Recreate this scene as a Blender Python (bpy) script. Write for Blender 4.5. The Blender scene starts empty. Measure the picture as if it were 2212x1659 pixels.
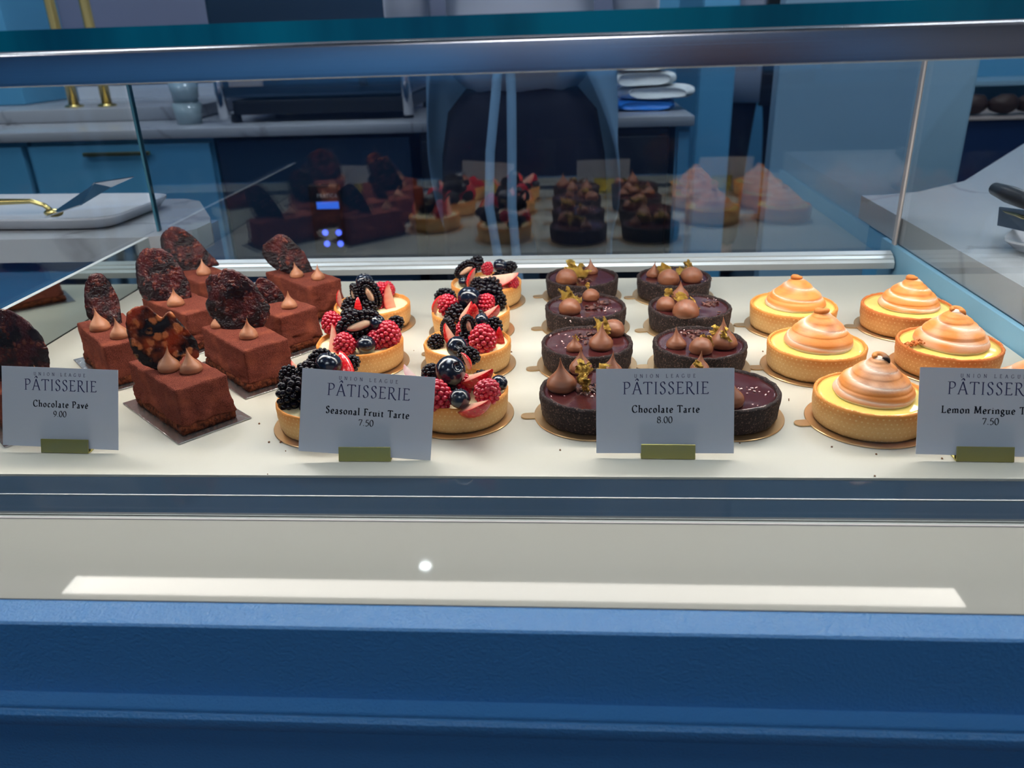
import bpy, bmesh, math, random
from mathutils import Vector, Matrix, noise, Euler
random.seed(7)
C = bpy.context.scene
COL = C.collection
PI = math.pi
R = math.radians

# ------------------------------------------------------------------ camera
F, CZ = 1720.0, 1.084
Mcam = Matrix.Rotation(R(4.23), 3, 'Z') @ Matrix.Rotation(PI/2-R(24.0), 3, 'X') @ Matrix.Rotation(R(-1.9), 3, 'Z')
cam = bpy.data.objects.new('camera', bpy.data.cameras.new('camera'))
COL.objects.link(cam)
cam.matrix_world = Matrix.Translation((0, 0, CZ)) @ Mcam.to_4x4()
cam.data.sensor_width = 36
cam.data.lens = F/2212*36
cam.data.clip_start = .01
cam.data.dof.use_dof = True
cam.data.dof.focus_distance = .60
cam.data.dof.aperture_fstop = 10
C.camera = cam

def ray(px, py):
    return Mcam @ Vector(((px-1106)/F, -(py-829.5)/F, -1))
def onz(px, py, z):                      # the point of the horizontal plane z seen at that place of the photograph
    d = ray(px, py); t = (z-CZ)/d.z
    return Vector((d.x*t, d.y*t, z))
def ony(px, py, y):
    d = ray(px, py); t = y/d.y
    return Vector((d.x*t, y, CZ+d.z*t))

# ------------------------------------------------------------------ materials
def srgb(r, g, b):
    f = lambda c: (c/255/12.92) if c/255 <= .04045 else ((c/255+.055)/1.055)**2.4
    return (f(r), f(g), f(b), 1)

def nodes(name):
    m = bpy.data.materials.new(name); m.use_nodes = True
    nt = m.node_tree; nt.nodes.clear()
    out = nt.nodes.new('ShaderNodeOutputMaterial')
    return m, nt, out

def mat(name, col, rough=.5, metal=0., spec=.5, coat=0., bump=None, var=None, sss=0., trans=0., attr=None,
        aniso=0., coatrough=.05, stretch=None, sheen=0., bump2=None):
    m, nt, out = nodes(name)
    p = nt.nodes.new('ShaderNodeBsdfPrincipled')
    nt.links.new(p.outputs[0], out.inputs[0])
    I = p.inputs
    I['Base Color'].default_value = col
    I['Roughness'].default_value = rough
    I['Metallic'].default_value = metal
    I['Specular IOR Level'].default_value = spec
    I['Coat Weight'].default_value = coat
    I['Coat Roughness'].default_value = coatrough
    I['Sheen Weight'].default_value = sheen
    if aniso: I['Anisotropic'].default_value = aniso
    if sss:
        I['Subsurface Weight'].default_value = sss
        I['Subsurface Radius'].default_value = (.006, .003, .0015)
        I['Subsurface Scale'].default_value = 1
    if trans: I['Transmission Weight'].default_value = trans
    tc = nt.nodes.new('ShaderNodeTexCoord')
    mp = nt.nodes.new('ShaderNodeMapping')
    nt.links.new(tc.outputs['Object'], mp.inputs[0])
    if stretch: mp.inputs['Scale'].default_value = stretch
    base = None
    if attr:
        a = nt.nodes.new('ShaderNodeAttribute'); a.attribute_name = attr
        base = a.outputs['Color']
        nt.links.new(base, I['Base Color'])
    if var:
        for (sc, c2, lo, hi) in (var if isinstance(var, list) else [var]):
            n = nt.nodes.new('ShaderNodeTexNoise'); n.inputs['Scale'].default_value = sc
            n.inputs['Detail'].default_value = 5
            nt.links.new(mp.outputs[0], n.inputs['Vector'])
            r = nt.nodes.new('ShaderNodeMapRange'); r.inputs['From Min'].default_value = lo; r.inputs['From Max'].default_value = hi
            nt.links.new(n.outputs['Fac'], r.inputs[0])
            x = nt.nodes.new('ShaderNodeMix'); x.data_type = 'RGBA'
            nt.links.new(r.outputs[0], x.inputs[0])
            if base is None: x.inputs[6].default_value = col
            else: nt.links.new(base, x.inputs[6])
            x.inputs[7].default_value = c2
            base = x.outputs[2]
            nt.links.new(base, I['Base Color'])
    prev = None
    for b in (bump, bump2):
        if b:
            n = nt.nodes.new('ShaderNodeTexNoise'); n.inputs['Scale'].default_value = b[0]
            n.inputs['Detail'].default_value = 6
            nt.links.new(mp.outputs[0], n.inputs['Vector'])
            k = nt.nodes.new('ShaderNodeBump'); k.inputs['Strength'].default_value = b[1]
            k.inputs['Distance'].default_value = b[2] if len(b) > 2 else .001
            nt.links.new(n.outputs['Fac'], k.inputs['Height'])
            if prev: nt.links.new(prev, k.inputs['Normal'])
            prev = k.outputs[0]
            nt.links.new(prev, I['Normal'])
    return m

def mixnode(nt, fac, a, b):
    x = nt.nodes.new('ShaderNodeMix'); x.data_type = 'RGBA'
    for s, v in ((x.inputs[0], fac), (x.inputs[6], a), (x.inputs[7], b)):
        if hasattr(v, 'links'): nt.links.new(v, s)
        else: s.default_value = v
    return x.outputs[2]

def mathn(nt, op, a, b=None, c=None):
    x = nt.nodes.new('ShaderNodeMath'); x.operation = op
    for s, v in zip(x.inputs, (a, b, c)):
        if v is None: continue
        if hasattr(v, 'links'): nt.links.new(v, s)
        else: s.default_value = v
    return x.outputs[0]

def pane(name, r0, tint, k=.6):
    m, nt, out = nodes(name)
    t = nt.nodes.new('ShaderNodeBsdfTransparent'); t.inputs[0].default_value = tint
    g = nt.nodes.new('ShaderNodeBsdfGlossy'); g.inputs['Roughness'].default_value = 0; g.inputs[0].default_value = (.9, .95, 1, 1)
    lw = nt.nodes.new('ShaderNodeLayerWeight'); lw.inputs['Blend'].default_value = .5
    f = mathn(nt, 'MULTIPLY_ADD', mathn(nt, 'POWER', lw.outputs['Facing'], 4.0), k, r0)
    x = nt.nodes.new('ShaderNodeMixShader')
    nt.links.new(f, x.inputs[0]); nt.links.new(t.outputs[0], x.inputs[1]); nt.links.new(g.outputs[0], x.inputs[2])
    nt.links.new(x.outputs[0], out.inputs[0])
    return m

def emit(name, col, s):
    m, nt, out = nodes(name)
    e = nt.nodes.new('ShaderNodeEmission'); e.inputs[0].default_value = col; e.inputs[1].default_value = s
    nt.links.new(e.outputs[0], out.inputs[0])
    return m

def crust_mat(name, col, dark, dot):
    # baked tart shell: browner towards the rim, regular pale pips left by the perforated ring
    m, nt, out = nodes(name)
    p = nt.nodes.new('ShaderNodeBsdfPrincipled'); nt.links.new(p.outputs[0], out.inputs[0])
    p.inputs['Roughness'].default_value = .62; p.inputs['Specular IOR Level'].default_value = .3
    tc = nt.nodes.new('ShaderNodeTexCoord'); sp = nt.nodes.new('ShaderNodeSeparateXYZ')
    nt.links.new(tc.outputs['Object'], sp.inputs[0])
    ang = mathn(nt, 'ARCTAN2', sp.outputs[1], sp.outputs[0])
    v = mathn(nt, 'DIVIDE', sp.outputs[2], .0034)
    row = mathn(nt, 'FLOOR', v)
    u = mathn(nt, 'ADD', mathn(nt, 'MULTIPLY', ang, 10.5), mathn(nt, 'MULTIPLY', row, .5))
    fu = mathn(nt, 'SUBTRACT', mathn(nt, 'FRACT', u), .5); fv = mathn(nt, 'SUBTRACT', mathn(nt, 'FRACT', v), .5)
    d = mathn(nt, 'SQRT', mathn(nt, 'ADD', mathn(nt, 'POWER', fu, 2.0), mathn(nt, 'POWER', fv, 2.0)))
    dm = nt.nodes.new('ShaderNodeMapRange'); dm.inputs['From Min'].default_value = .24; dm.inputs['From Max'].default_value = .14
    nt.links.new(d, dm.inputs[0])
    n = nt.nodes.new('ShaderNodeTexNoise'); n.inputs['Scale'].default_value = 60; n.inputs['Detail'].default_value = 6
    nt.links.new(tc.outputs['Object'], n.inputs['Vector'])
    n2 = nt.nodes.new('ShaderNodeTexNoise'); n2.inputs['Scale'].default_value = 900; n2.inputs['Detail'].default_value = 4
    nt.links.new(tc.outputs['Object'], n2.inputs['Vector'])
    h = nt.nodes.new('ShaderNodeMapRange'); h.inputs['From Min'].default_value = .010; h.inputs['From Max'].default_value = .021
    hz = mathn(nt, 'MULTIPLY_ADD', n.outputs['Fac'], .010, mathn(nt, 'SUBTRACT', sp.outputs[2], .005))
    nt.links.new(hz, h.inputs[0])
    c = mixnode(nt, h.outputs[0], col, dark)
    g = nt.nodes.new('ShaderNodeMapRange'); g.inputs['From Min'].default_value = .35; g.inputs['From Max'].default_value = .7
    nt.links.new(n2.outputs['Fac'], g.inputs[0])
    c = mixnode(nt, mathn(nt, 'MULTIPLY', g.outputs[0], .25), c, dark)
    dmf = mathn(nt, 'MULTIPLY', dm.outputs[0], mathn(nt, 'MULTIPLY', g.outputs[0], .75))
    c = mixnode(nt, dmf, c, dot)
    nt.links.new(c, p.inputs['Base Color'])
    b = nt.nodes.new('ShaderNodeBump'); b.inputs['Strength'].default_value = .5; b.inputs['Distance'].default_value = .0006
    nt.links.new(mathn(nt, 'ADD', n2.outputs['Fac'], mathn(nt, 'MULTIPLY', dmf, .6)), b.inputs['Height'])
    nt.links.new(b.outputs[0], p.inputs['Normal'])
    return m

def brittle_mat(name, amber):
    # burnt caramel with nuts: dark, glossy, a little light passes through
    m, nt, out = nodes(name)
    p = nt.nodes.new('ShaderNodeBsdfPrincipled')
    p.inputs['Roughness'].default_value = .24; p.inputs['Specular IOR Level'].default_value = .35; p.inputs['Coat Weight'].default_value = .12; p.inputs['Coat Roughness'].default_value = .08
    tc = nt.nodes.new('ShaderNodeTexCoord')
    vo = nt.nodes.new('ShaderNodeTexVoronoi'); vo.inputs['Scale'].default_value = 230 if not amber else 120
    vo.inputs['Randomness'].default_value = 1
    nd = nt.nodes.new('ShaderNodeTexNoise'); nd.inputs['Scale'].default_value = 150; nt.links.new(tc.outputs['Object'], nd.inputs['Vector'])
    vm = nt.nodes.new('ShaderNodeVectorMath'); vm.operation = 'MULTIPLY_ADD'; nt.links.new(nd.outputs['Color'], vm.inputs[0]); vm.inputs[1].default_value = (.007, .007, .007); nt.links.new(tc.outputs['Object'], vm.inputs[2])
    nt.links.new(vm.outputs[0], vo.inputs['Vector'])
    n = nt.nodes.new('ShaderNodeTexNoise'); n.inputs['Scale'].default_value = 90; n.inputs['Detail'].default_value = 5
    nt.links.new(tc.outputs['Object'], n.inputs['Vector'])
    a = nt.nodes.new('ShaderNodeMapRange'); a.inputs['From Min'].default_value = .46; a.inputs['From Max'].default_value = .30
    nt.links.new(vo.outputs['Distance'], a.inputs[0])
    b = nt.nodes.new('ShaderNodeMapRange'); b.inputs['From Min'].default_value = .48 if not amber else .38; b.inputs['From Max'].default_value = .6 if not amber else .48
    nt.links.new(n.outputs['Fac'], b.inputs[0])
    nut = mathn(nt, 'MULTIPLY', a.outputs[0], b.outputs[0])
    n3 = nt.nodes.new('ShaderNodeTexNoise'); n3.inputs['Scale'].default_value = 45; n3.inputs['Detail'].default_value = 3
    nt.links.new(tc.outputs['Object'], n3.inputs['Vector'])
    dk = nt.nodes.new('ShaderNodeMapRange'); dk.inputs['From Min'].default_value = .44; dk.inputs['From Max'].default_value = .56
    nt.links.new(n3.outputs['Fac'], dk.inputs[0])
    dark = dk.outputs[0]
    base = mixnode(nt, dark, srgb(24, 8, 12), srgb(74, 22, 22) if not amber else srgb(122, 54, 26))
    col = mixnode(nt, mathn(nt, 'MULTIPLY', nut, .9), base, srgb(118, 54, 44) if not amber else srgb(214, 132, 78))
    nt.links.new(col, p.inputs['Base Color'])
    bp = nt.nodes.new('ShaderNodeBump'); bp.inputs['Strength'].default_value = 1; bp.inputs['Distance'].default_value = .0015
    n2 = nt.nodes.new('ShaderNodeTexNoise'); n2.inputs['Scale'].default_value = 560; n2.inputs['Detail'].default_value = 3
    nt.links.new(tc.outputs['Object'], n2.inputs['Vector'])
    nt.links.new(mathn(nt, 'MULTIPLY_ADD', nut, .35, n2.outputs['Fac']), bp.inputs['Height'])
    nt.links.new(bp.outputs[0], p.inputs['Normal'])
    t = nt.nodes.new('ShaderNodeBsdfTranslucent')
    nt.links.new(mixnode(nt, nut, mixnode(nt, dark, (.004, .001, .001, 1), srgb(150, 22, 8) if not amber else srgb(226, 112, 44)), srgb(240, 160, 90)), t.inputs[0])
    x = nt.nodes.new('ShaderNodeMixShader'); x.inputs[0].default_value = .08 if not amber else .4
    nt.links.new(p.outputs[0], x.inputs[1]); nt.links.new(t.outputs[0], x.inputs[2]); nt.links.new(x.outputs[0], out.inputs[0])
    return m

def marble_mat(name, col=(.34, .355, .385, 1)):
    m, nt, out = nodes(name)
    p = nt.nodes.new('ShaderNodeBsdfPrincipled'); nt.links.new(p.outputs[0], out.inputs[0])
    p.inputs['Roughness'].default_value = .2
    tc = nt.nodes.new('ShaderNodeTexCoord')
    n = nt.nodes.new('ShaderNodeTexNoise'); n.inputs['Scale'].default_value = 1.6; n.inputs['Detail'].default_value = 6; n.inputs['Distortion'].default_value = 1.2
    nt.links.new(tc.outputs['Object'], n.inputs['Vector'])
    v = mathn(nt, 'ABSOLUTE', mathn(nt, 'SUBTRACT', n.outputs['Fac'], .5))
    r = nt.nodes.new('ShaderNodeMapRange'); r.inputs['From Min'].default_value = .012; r.inputs['From Max'].default_value = 0
    nt.links.new(v, r.inputs[0])
    nt.links.new(mixnode(nt, mathn(nt, 'MULTIPLY', r.outputs[0], .55), col, (.16, .16, .18, 1)), p.inputs['Base Color'])
    return m

def card_mat():
    m, nt, out = nodes('card_paper')
    d = nt.nodes.new('ShaderNodeBsdfDiffuse'); d.inputs[0].default_value = (.66, .68, .73, 1)
    t = nt.nodes.new('ShaderNodeBsdfTranslucent'); t.inputs[0].default_value = (.75, .75, .78, 1)
    x = nt.nodes.new('ShaderNodeMixShader'); x.inputs[0].default_value = .3
    nt.links.new(d.outputs[0], x.inputs[1]); nt.links.new(t.outputs[0], x.inputs[2]); nt.links.new(x.outputs[0], out.inputs[0])
    return m

M = {}
M['tray'] = mat('white_tray', (.54, .51, .425, 1), rough=.28, spec=.45, bump=(7, .05, .002))
M['deck'] = mat('pale_deck', (.36, .345, .30, 1), rough=.035, spec=.085)
M['deckside'] = mat('pale_seam', (.36, .38, .35, 1), rough=.2)
M['darkglass'] = mat('dark_glass', (.016, .034, .060, 1), rough=.06, spec=.22)
M['trimblue'] = mat('trim_blue', srgb(62, 122, 174), rough=.17, spec=.5, bump=(620, .8, .0010), bump2=(90, .2, .001))
M['brightblue'] = mat('bright_blue_wall', srgb(92, 168, 232), rough=.5)
M['blue'] = mat('blue_paint', srgb(42, 100, 146), rough=.42, bump=(40, .05, .001))
M['blue2'] = mat('cabinet_blue', srgb(82, 154, 194), rough=.45)
M['paleteal'] = mat('pale_teal_paint', srgb(128, 176, 200), rough=.4)
M['paleblue'] = mat('pale_blue_paint', srgb(128, 166, 190), rough=.4)
M['wallgrey'] = mat('grey_blue_wall', srgb(96, 106, 132), rough=.7)
M['navy'] = mat('navy_paint', srgb(18, 44, 84), rough=.4)
M['steel'] = mat('brushed_steel', (.66, .65, .66, 1), rough=.2, metal=1, stretch=(.12, 60, 420), bump=(4, .10, .0005))
M['alu'] = mat('aluminium_rail', (.72, .74, .72, 1), rough=.38, metal=.6)
M['darkmetal'] = mat('dark_metal', (.03, .035, .04, 1), rough=.4, metal=.7)
M['black'] = mat('black_plastic', (.012, .013, .016, 1), rough=.35)
M['teal'] = mat('glass_edge_teal', (.0, .25, .36, 1), rough=.12, spec=.6, stretch=(6, 1, 1), var=(1.6, (.0, .08, .15, 1), .42, .6))
M['edgewhite'] = mat('glass_edge_white', (.55, .5, .48, 1), rough=.3)
M['edgeblue'] = mat('glass_edge_blue', (.05, .16, .22, 1), rough=.2)
M['glassrear'] = pane('rear_glass', .115, (.86, .90, .94, 1))
M['glass'] = pane('clear_glass', .02, (.97, .985, .985, 1), .5)
M['mirror'] = mat('mirror_steel', (.55, .62, .62, 1), rough=.05, metal=1)
M['marble'] = marble_mat('marble')
M['led'] = emit('led_light', (1, .92, .84, 1), 34.0)
M['cake'] = mat('cocoa_dusted_mousse', srgb(126, 66, 53), rough=.95, spec=.05, var=[(1500, srgb(74, 32, 27), .45, .70), (50, srgb(150, 80, 60), .5, .75)], bump=(1300, 1, .0012), bump2=(180, .5, .0015))
M['biscuit'] = mat('hazelnut_base', srgb(120, 62, 38), rough=.9, spec=.1, var=(300, srgb(58, 26, 18), .4, .65), bump=(500, 1, .002))
M['kiss'] = mat('milk_chocolate', srgb(170, 112, 80), rough=.38, spec=.4, sss=.15, bump=(140, .12, .0008))
M['kissdark'] = mat('milk_ganache', srgb(136, 84, 58), rough=.33, spec=.45, sss=.1, bump=(140, .15, .0008))
M['brittle'] = brittle_mat('nut_brittle', False)
M['amber'] = brittle_mat('amber_brittle', True)
M['gold'] = mat('gold_leaf', (1.0, .68, .17, 1), rough=.27, metal=.9, bump=(900, 1, .0012))
M['brass'] = mat('brass', (.62, .5, .2, 1), rough=.24, metal=1)
M['goldmatt'] = mat('gold_holder', (.50, .42, .10, 1), rough=.34, metal=.75)
M['goldboard'] = mat('gold_board', (.80, .50, .24, 1), rough=.3, metal=.85, bump=(300, .15, .0005))
M['silverboard'] = mat('silver_board', (.62, .58, .56, 1), rough=.22, metal=.95, bump=(250, .5, .0006), stretch=(1, 1, 1))
M['crust'] = crust_mat('golden_crust', srgb(230, 180, 116), srgb(218, 138, 62), srgb(252, 222, 162))
M['crustdeep'] = crust_mat('deep_golden_crust', srgb(216, 152, 88), srgb(192, 106, 48), srgb(244, 200, 138))
M['choccrust'] = mat('dark_cocoa_crust', srgb(36, 24, 22), rough=.72, spec=.3, var=(800, srgb(104, 78, 70), .56, .66), bump=(700, .8, .0012), bump2=(240, .5, .0015))
M['ganache'] = mat('dark_ganache', srgb(66, 28, 28), rough=.16, spec=.55, bump=(38, .35, .0025))
M['cream'] = mat('pastry_cream', srgb(248, 226, 178), rough=.4, sss=.1, bump=(200, .3, .001))
M['curd'] = mat('lemon_curd', srgb(234, 208, 112), rough=.13, spec=.5, sss=.2, coat=.4, bump=(60, .12, .001))
M['meringue'] = mat('toasted_meringue', (1, 1, 1, 1), rough=.5, spec=.3, sss=.12, attr='toast', bump=(260, .3, .0008), bump2=(40, .2, .001))
M['raspberry'] = mat('raspberry_red', srgb(205, 14, 44), rough=.2, spec=.5, coat=.5, sss=.2, var=(150, srgb(150, 8, 34), .4, .65))
M['blackberry'] = mat('blackberry_black', srgb(9, 5, 10), rough=.12, spec=.36, coat=0, var=(250, srgb(52, 10, 26), .58, .7))
M['core'] = mat('blackberry_core', srgb(242, 208, 168), rough=.35, sss=.2, var=(240, srgb(205, 100, 110), .50, .62))
M['blueberry'] = mat('blueberry_skin', srgb(14, 18, 30), rough=.14, spec=.55, coat=.6, var=(90, srgb(26, 34, 54), .45, .7), bump=(60, .08, .001))
M['straw'] = mat('strawberry', (1, 1, 1, 1), rough=.22, spec=.5, coat=.4, sss=.1, attr='toast')
M['nib'] = mat('cocoa_nib', srgb(112, 66, 52), rough=.55, var=(200, srgb(60, 30, 26), .4, .6))
M['salt'] = mat('salt_flake', srgb(228, 196, 190), rough=.3)
M['card'] = card_mat()
M['inkblue'] = mat('navy_ink', srgb(52, 54, 92), rough=.8, spec=.1)
M['ink'] = mat('black_ink', srgb(22, 22, 30), rough=.8, spec=.1)
M['plate'] = mat('white_porcelain', (.46, .48, .53, 1), rough=.15)
M['brownreflector'] = mat('brown_reflector', srgb(96, 62, 54), rough=.5)  # brown of the unseen panels added for the top bar to mirror
M['beige'] = mat('beige_paint', srgb(150, 140, 138), rough=.6)
M['floor'] = mat('dark_floor', srgb(48, 50, 56), rough=.35)
M['ceil'] = mat('ceiling_paint', srgb(190, 196, 205), rough=.8)
M['panel'] = emit('ceiling_fill_glow', (.88, .93, 1, 1), 15)  # glow of the added ceiling fill panels
M['spot'] = emit('spot_lamp', (.9, .98, 1, 1), 160)
M['lcd'] = emit('blue_display', (.03, .16, .8, 1), 1.3)
M['button'] = emit('blue_button', (.10, .16, 1, 1), 2.6)
M['white'] = mat('white_print', (.5, .5, .52, 1), rough=.6)
M['machine'] = mat('machine_steel', srgb(50, 72, 94), rough=.3, metal=.5)
M['denim'] = mat('dark_trousers', srgb(12, 16, 34), rough=.9, bump=(300, .3, .001))
M['apron'] = mat('grey_blue_apron', srgb(128, 166, 196), rough=.85)
M['shirt'] = mat('white_shirt', srgb(186, 194, 210), rough=.85)
M['skin'] = mat('skin', srgb(198, 150, 124), rough=.5, sss=.1)
M['hair'] = mat('brown_hair', srgb(40, 26, 20), rough=.5)
M['cloth'] = mat('white_cloth', srgb(235, 238, 235), rough=.95, bump=(200, .5, .002))
M['clothblue'] = mat('blue_bag', srgb(40, 130, 225), rough=.35)
M['clearjar'] = mat('clear_jar', (.35, .45, .48, 1), rough=.1, spec=.8)
M['roll'] = mat('dark_roll', srgb(46, 28, 24), rough=.6)
M['crumb'] = mat('crumb', srgb(128, 84, 52), rough=.8)

# ------------------------------------------------------------------ mesh helpers
def mesh_from(name, verts, faces, mats, fm=None, smooth=True, attr=None):
    me = bpy.data.meshes.new(name)
    me.from_pydata([tuple(v) for v in verts], [], faces)
    for m in (mats if isinstance(mats, (list, tuple)) else [mats]): me.materials.append(m)
    if fm: me.polygons.foreach_set('material_index', fm)
    me.polygons.foreach_set('use_smooth', [smooth]*len(me.polygons))
    if attr:
        a = me.color_attributes.new('toast', 'FLOAT_COLOR', 'POINT')
        for i, c in enumerate(attr): a.data[i].color = c
    me.update()
    return me

class MB:
    """collects shapes for ONE mesh"""
    def __init__(s): s.v = []; s.f = []; s.m = []; s.a = []
    def add(s, v, f, mi=0, T=None, col=None):
        n = len(s.v)
        s.v += [T @ Vector(p) for p in v] if T else [Vector(p) for p in v]
        s.f += [tuple(i+n for i in q) for q in f]; s.m += [mi]*len(f)
        s.a += col if isinstance(col, list) else [col or (1, 1, 1, 1)]*len(v)
        return s
    def box(s, x0, x1, y0, y1, z0, z1, mi=0, T=None):
        v = [(x0,y0,z0),(x1,y0,z0),(x1,y1,z0),(x0,y1,z0),(x0,y0,z1),(x1,y0,z1),(x1,y1,z1),(x0,y1,z1)]
        f = [(0,3,2,1),(4,5,6,7),(0,1,5,4),(1,2,6,5),(2,3,7,6),(3,0,4,7)]
        return s.add(v, f, mi, T)
    def bbox(s, x0, x1, y0, y1, z0, z1, b=.002, seg=2, mi=0, T=None):
        bm = bmesh.new(); bmesh.ops.create_cube(bm, size=1)
        for v in bm.verts: v.co = Vector((x0+(x1-x0)*(v.co.x+.5), y0+(y1-y0)*(v.co.y+.5), z0+(z1-z0)*(v.co.z+.5)))
        bmesh.ops.bevel(bm, geom=bm.edges[:], offset=b, segments=seg, profile=.6, affect='EDGES')
        bm.verts.index_update()
        s.add([v.co.copy() for v in bm.verts], [[v.index for v in f.verts] for f in bm.faces], mi, T); bm.free()
        return s
    def lathe(s, prof, seg=48, mi=0, T=None, fn=None, close=True):
        v = []; f = []; n = len(prof)
        for i in range(seg):
            a = 2*PI*i/seg
            for (r, z) in prof: v.append(Vector((r*math.cos(a), r*math.sin(a), z)))
        if fn: v = [fn(p) for p in v]
        for i in range(seg):
            j = (i+1) % seg
            for k in range(n-1): f.append((i*n+k, j*n+k, j*n+k+1, i*n+k+1))
        if close:
            f.append(tuple(j*n for j in range(seg))[::-1]); f.append(tuple(j*n+n-1 for j in range(seg)))
        return s.add(v, f, mi, T)
    def prism(s, pts, z0, z1, mi=0, T=None):
        n = len(pts)
        v = [(x, y, z0) for x, y in pts]+[(x, y, z1) for x, y in pts]
        f = [tuple(range(n))[::-1], tuple(range(n, 2*n))]+[(i, (i+1) % n, (i+1) % n+n, i+n) for i in range(n)]
        return s.add(v, f, mi, T)
    def extx(s, prof, x0, x1, mi=0):     # (y,z) outline drawn out along x
        n = len(prof)
        v = [(x0, y, z) for y, z in prof]+[(x1, y, z) for y, z in prof]
        f = [tuple(range(n)), tuple(range(n, 2*n))[::-1]]+[(i, i+n, (i+1) % n+n, (i+1) % n) for i in range(n)]
        return s.add(v, f, mi)
    def tube(s, pts, rad, seg=10, mi=0):
        pts = [Vector(p) for p in pts]; rr = rad if isinstance(rad, (list, tuple)) else [rad]*len(pts)
        v = []; f = []; up = Vector((0, 0, 1))
        for i, p in enumerate(pts):
            t = (pts[min(i+1, len(pts)-1)]-pts[max(i-1, 0)]).normalized()
            a = t.cross(up if abs(t.z) < .9 else Vector((1, 0, 0))).normalized(); b = t.cross(a)
            for k in range(seg):
                q = 2*PI*k/seg; v.append(p+(a*math.cos(q)+b*math.sin(q))*rr[i])
        for i in range(len(pts)-1):
            for k in range(seg):
                k2 = (k+1) % seg; f.append((i*seg+k, i*seg+k2, (i+1)*seg+k2, (i+1)*seg+k))
        f.append(tuple(range(seg))[::-1]); f.append(tuple((len(pts)-1)*seg+k for k in range(seg)))
        return s.add(v, f, mi)
    def ico(s, c, r, sub=1, mi=0, T=None, sc=(1, 1, 1), nz=0, col=None):
        v, f = ICO[sub]
        c = Vector(c)
        vv = []
        for p in v:
            k = 1+(noise.noise(p*1.7+c*90)*nz if nz else 0)
            vv.append(Vector((p.x*sc[0], p.y*sc[1], p.z*sc[2]))*r*k+c)
        return s.add(vv, f, mi, T, col)
    def mesh(s, name, mats, smooth=True, attr=False):
        return mesh_from(name, s.v, s.f, mats, s.m, smooth, s.a if attr else None)

ICO = {}
for sub in (1, 2, 3, 4):
    bm = bmesh.new(); bmesh.ops.create_icosphere(bm, subdivisions=sub, radius=1)
    ICO[sub] = ([v.co.copy() for v in bm.verts], [tuple(v.index for v in f.verts) for f in bm.faces]); bm.free()

def link(name, me, parent=None, loc=(0, 0, 0), rot=None, scale=None, label=None):
    o = bpy.data.objects.new(name, me); COL.objects.link(o)
    loc = Vector(loc)
    if parent is not None:
        o.parent = parent
        o.location = loc
    else: o.location = loc
    if rot is not None: o.rotation_euler = rot
    if scale is not None: o.scale = (scale,)*3 if isinstance(scale, (int, float)) else scale
    if label: o['label'] = label
    return o
def thing(name, label, cat, loc=(0, 0, 0), group=None):
    o = bpy.data.objects.new(name, None); COL.objects.link(o); o.location = loc
    o['label'] = label; o['category'] = cat
    o.empty_display_size = .02
    if group: o['group'] = group
    return o
def tag(o, label, cat, group=None):
    o['label'] = label; o['category'] = cat
    if group: o['group'] = group
    return o
def struct(name, me, loc=(0, 0, 0)):
    o = link(name, me, None, loc); o['kind'] = 'structure'; return o
def autosmooth(me, ang=35):
    me.polygons.foreach_set('use_smooth', [True]*len(me.polygons))
    me.set_sharp_from_angle(angle=R(ang))
    return me

# ------------------------------------------------------------------ the room
struct('floor', MB().box(-4.5, 4.5, -3, 5.2, -.05, 0).mesh('floor', M['floor'], False))
struct('ceiling', MB().box(-4.5, 4.5, -3, 5.2, 2.7, 2.75).mesh('ceiling', M['ceil'], False))
struct('wall_back', MB().box(-4.5, 4.5, 5.0, 5.1, 0, 2.7).mesh('wall_back', M['blue2'], False))
struct('wall_left', MB().box(-4.5, -4.4, -3, 5.0, 0, 2.7).mesh('wall_left', M['blue2'], False))
struct('wall_right', MB().box(4.4, 4.5, -3, 5.0, 0, 2.7).mesh('wall_right', M['blue2'], False))
struct('wall_front', MB().box(-4.4, 4.4, -3.0, -2.9, 0, 2.7).mesh('wall_front', M['brightblue'], False))
d = struct('bar_reflector_1', MB().bbox(.30, 1.05, -2.9, -2.84, 0, 2.2, .01).mesh('bar_reflector_1', M['brownreflector'], False))  # unseen brown panel added to be mirrored in the top bar
struct('bar_reflector_2', MB().bbox(1.4, 2.3, -2.9, -2.7, 0, 2.7, .01).mesh('bar_reflector_2', M['beige'], False))  # unseen beige block added as a reflection for the steel bar
struct('bar_reflector_3', MB().bbox(-.32, -.04, -2.9, -2.80, 0, 2.7, .01).mesh('bar_reflector_3', M['brownreflector'], False))  # second unseen brown strip, put there for the bar's reflection
struct('dark_reflector', MB().bbox(-4.39, 4.39, -2.83, -2.55, 0, .84, .01).mesh('dark_reflector', M['navy'], False))  # unseen navy block added to darken what the rear glass reflects
k = 0
for x, y in ((-1.8, -.3), (1.8, -.3), (-2.3, 4.2), (0.2, 4.3), (2.3, 4.2), (0, -1.7), (0.0, 1.0), (1.05, 1.95), (-1.3, 1.85)):  # unseen panels added as room fill; the last pair brightens the background
    t = thing('ceiling_fill', ['added square fill light over the left side of the front counter', 'added square fill light over the right side of the front counter',
              'added square fill light above the brass taps', 'added square fill light farthest back in the room', 'added square fill light at the back right of the room',
              'added square fill light behind the viewer', 'added square fill light above the person in the apron',
              'added square fill light above the pale blue column', 'added square fill light above the coffee machine'][k], 'ceiling light', (x, y, 2.66), 'added fill light panels')
    k += 1
    link('fill_frame', MB().box(-.34, .34, -.34, .34, .0, .04).mesh('fill_frame', M['ceil'], False), t)
    link('diffuser', MB().box(-.3, .3, -.3, .3, -.006, -.001).mesh('diffuser', M['panel'], False), t)
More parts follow.
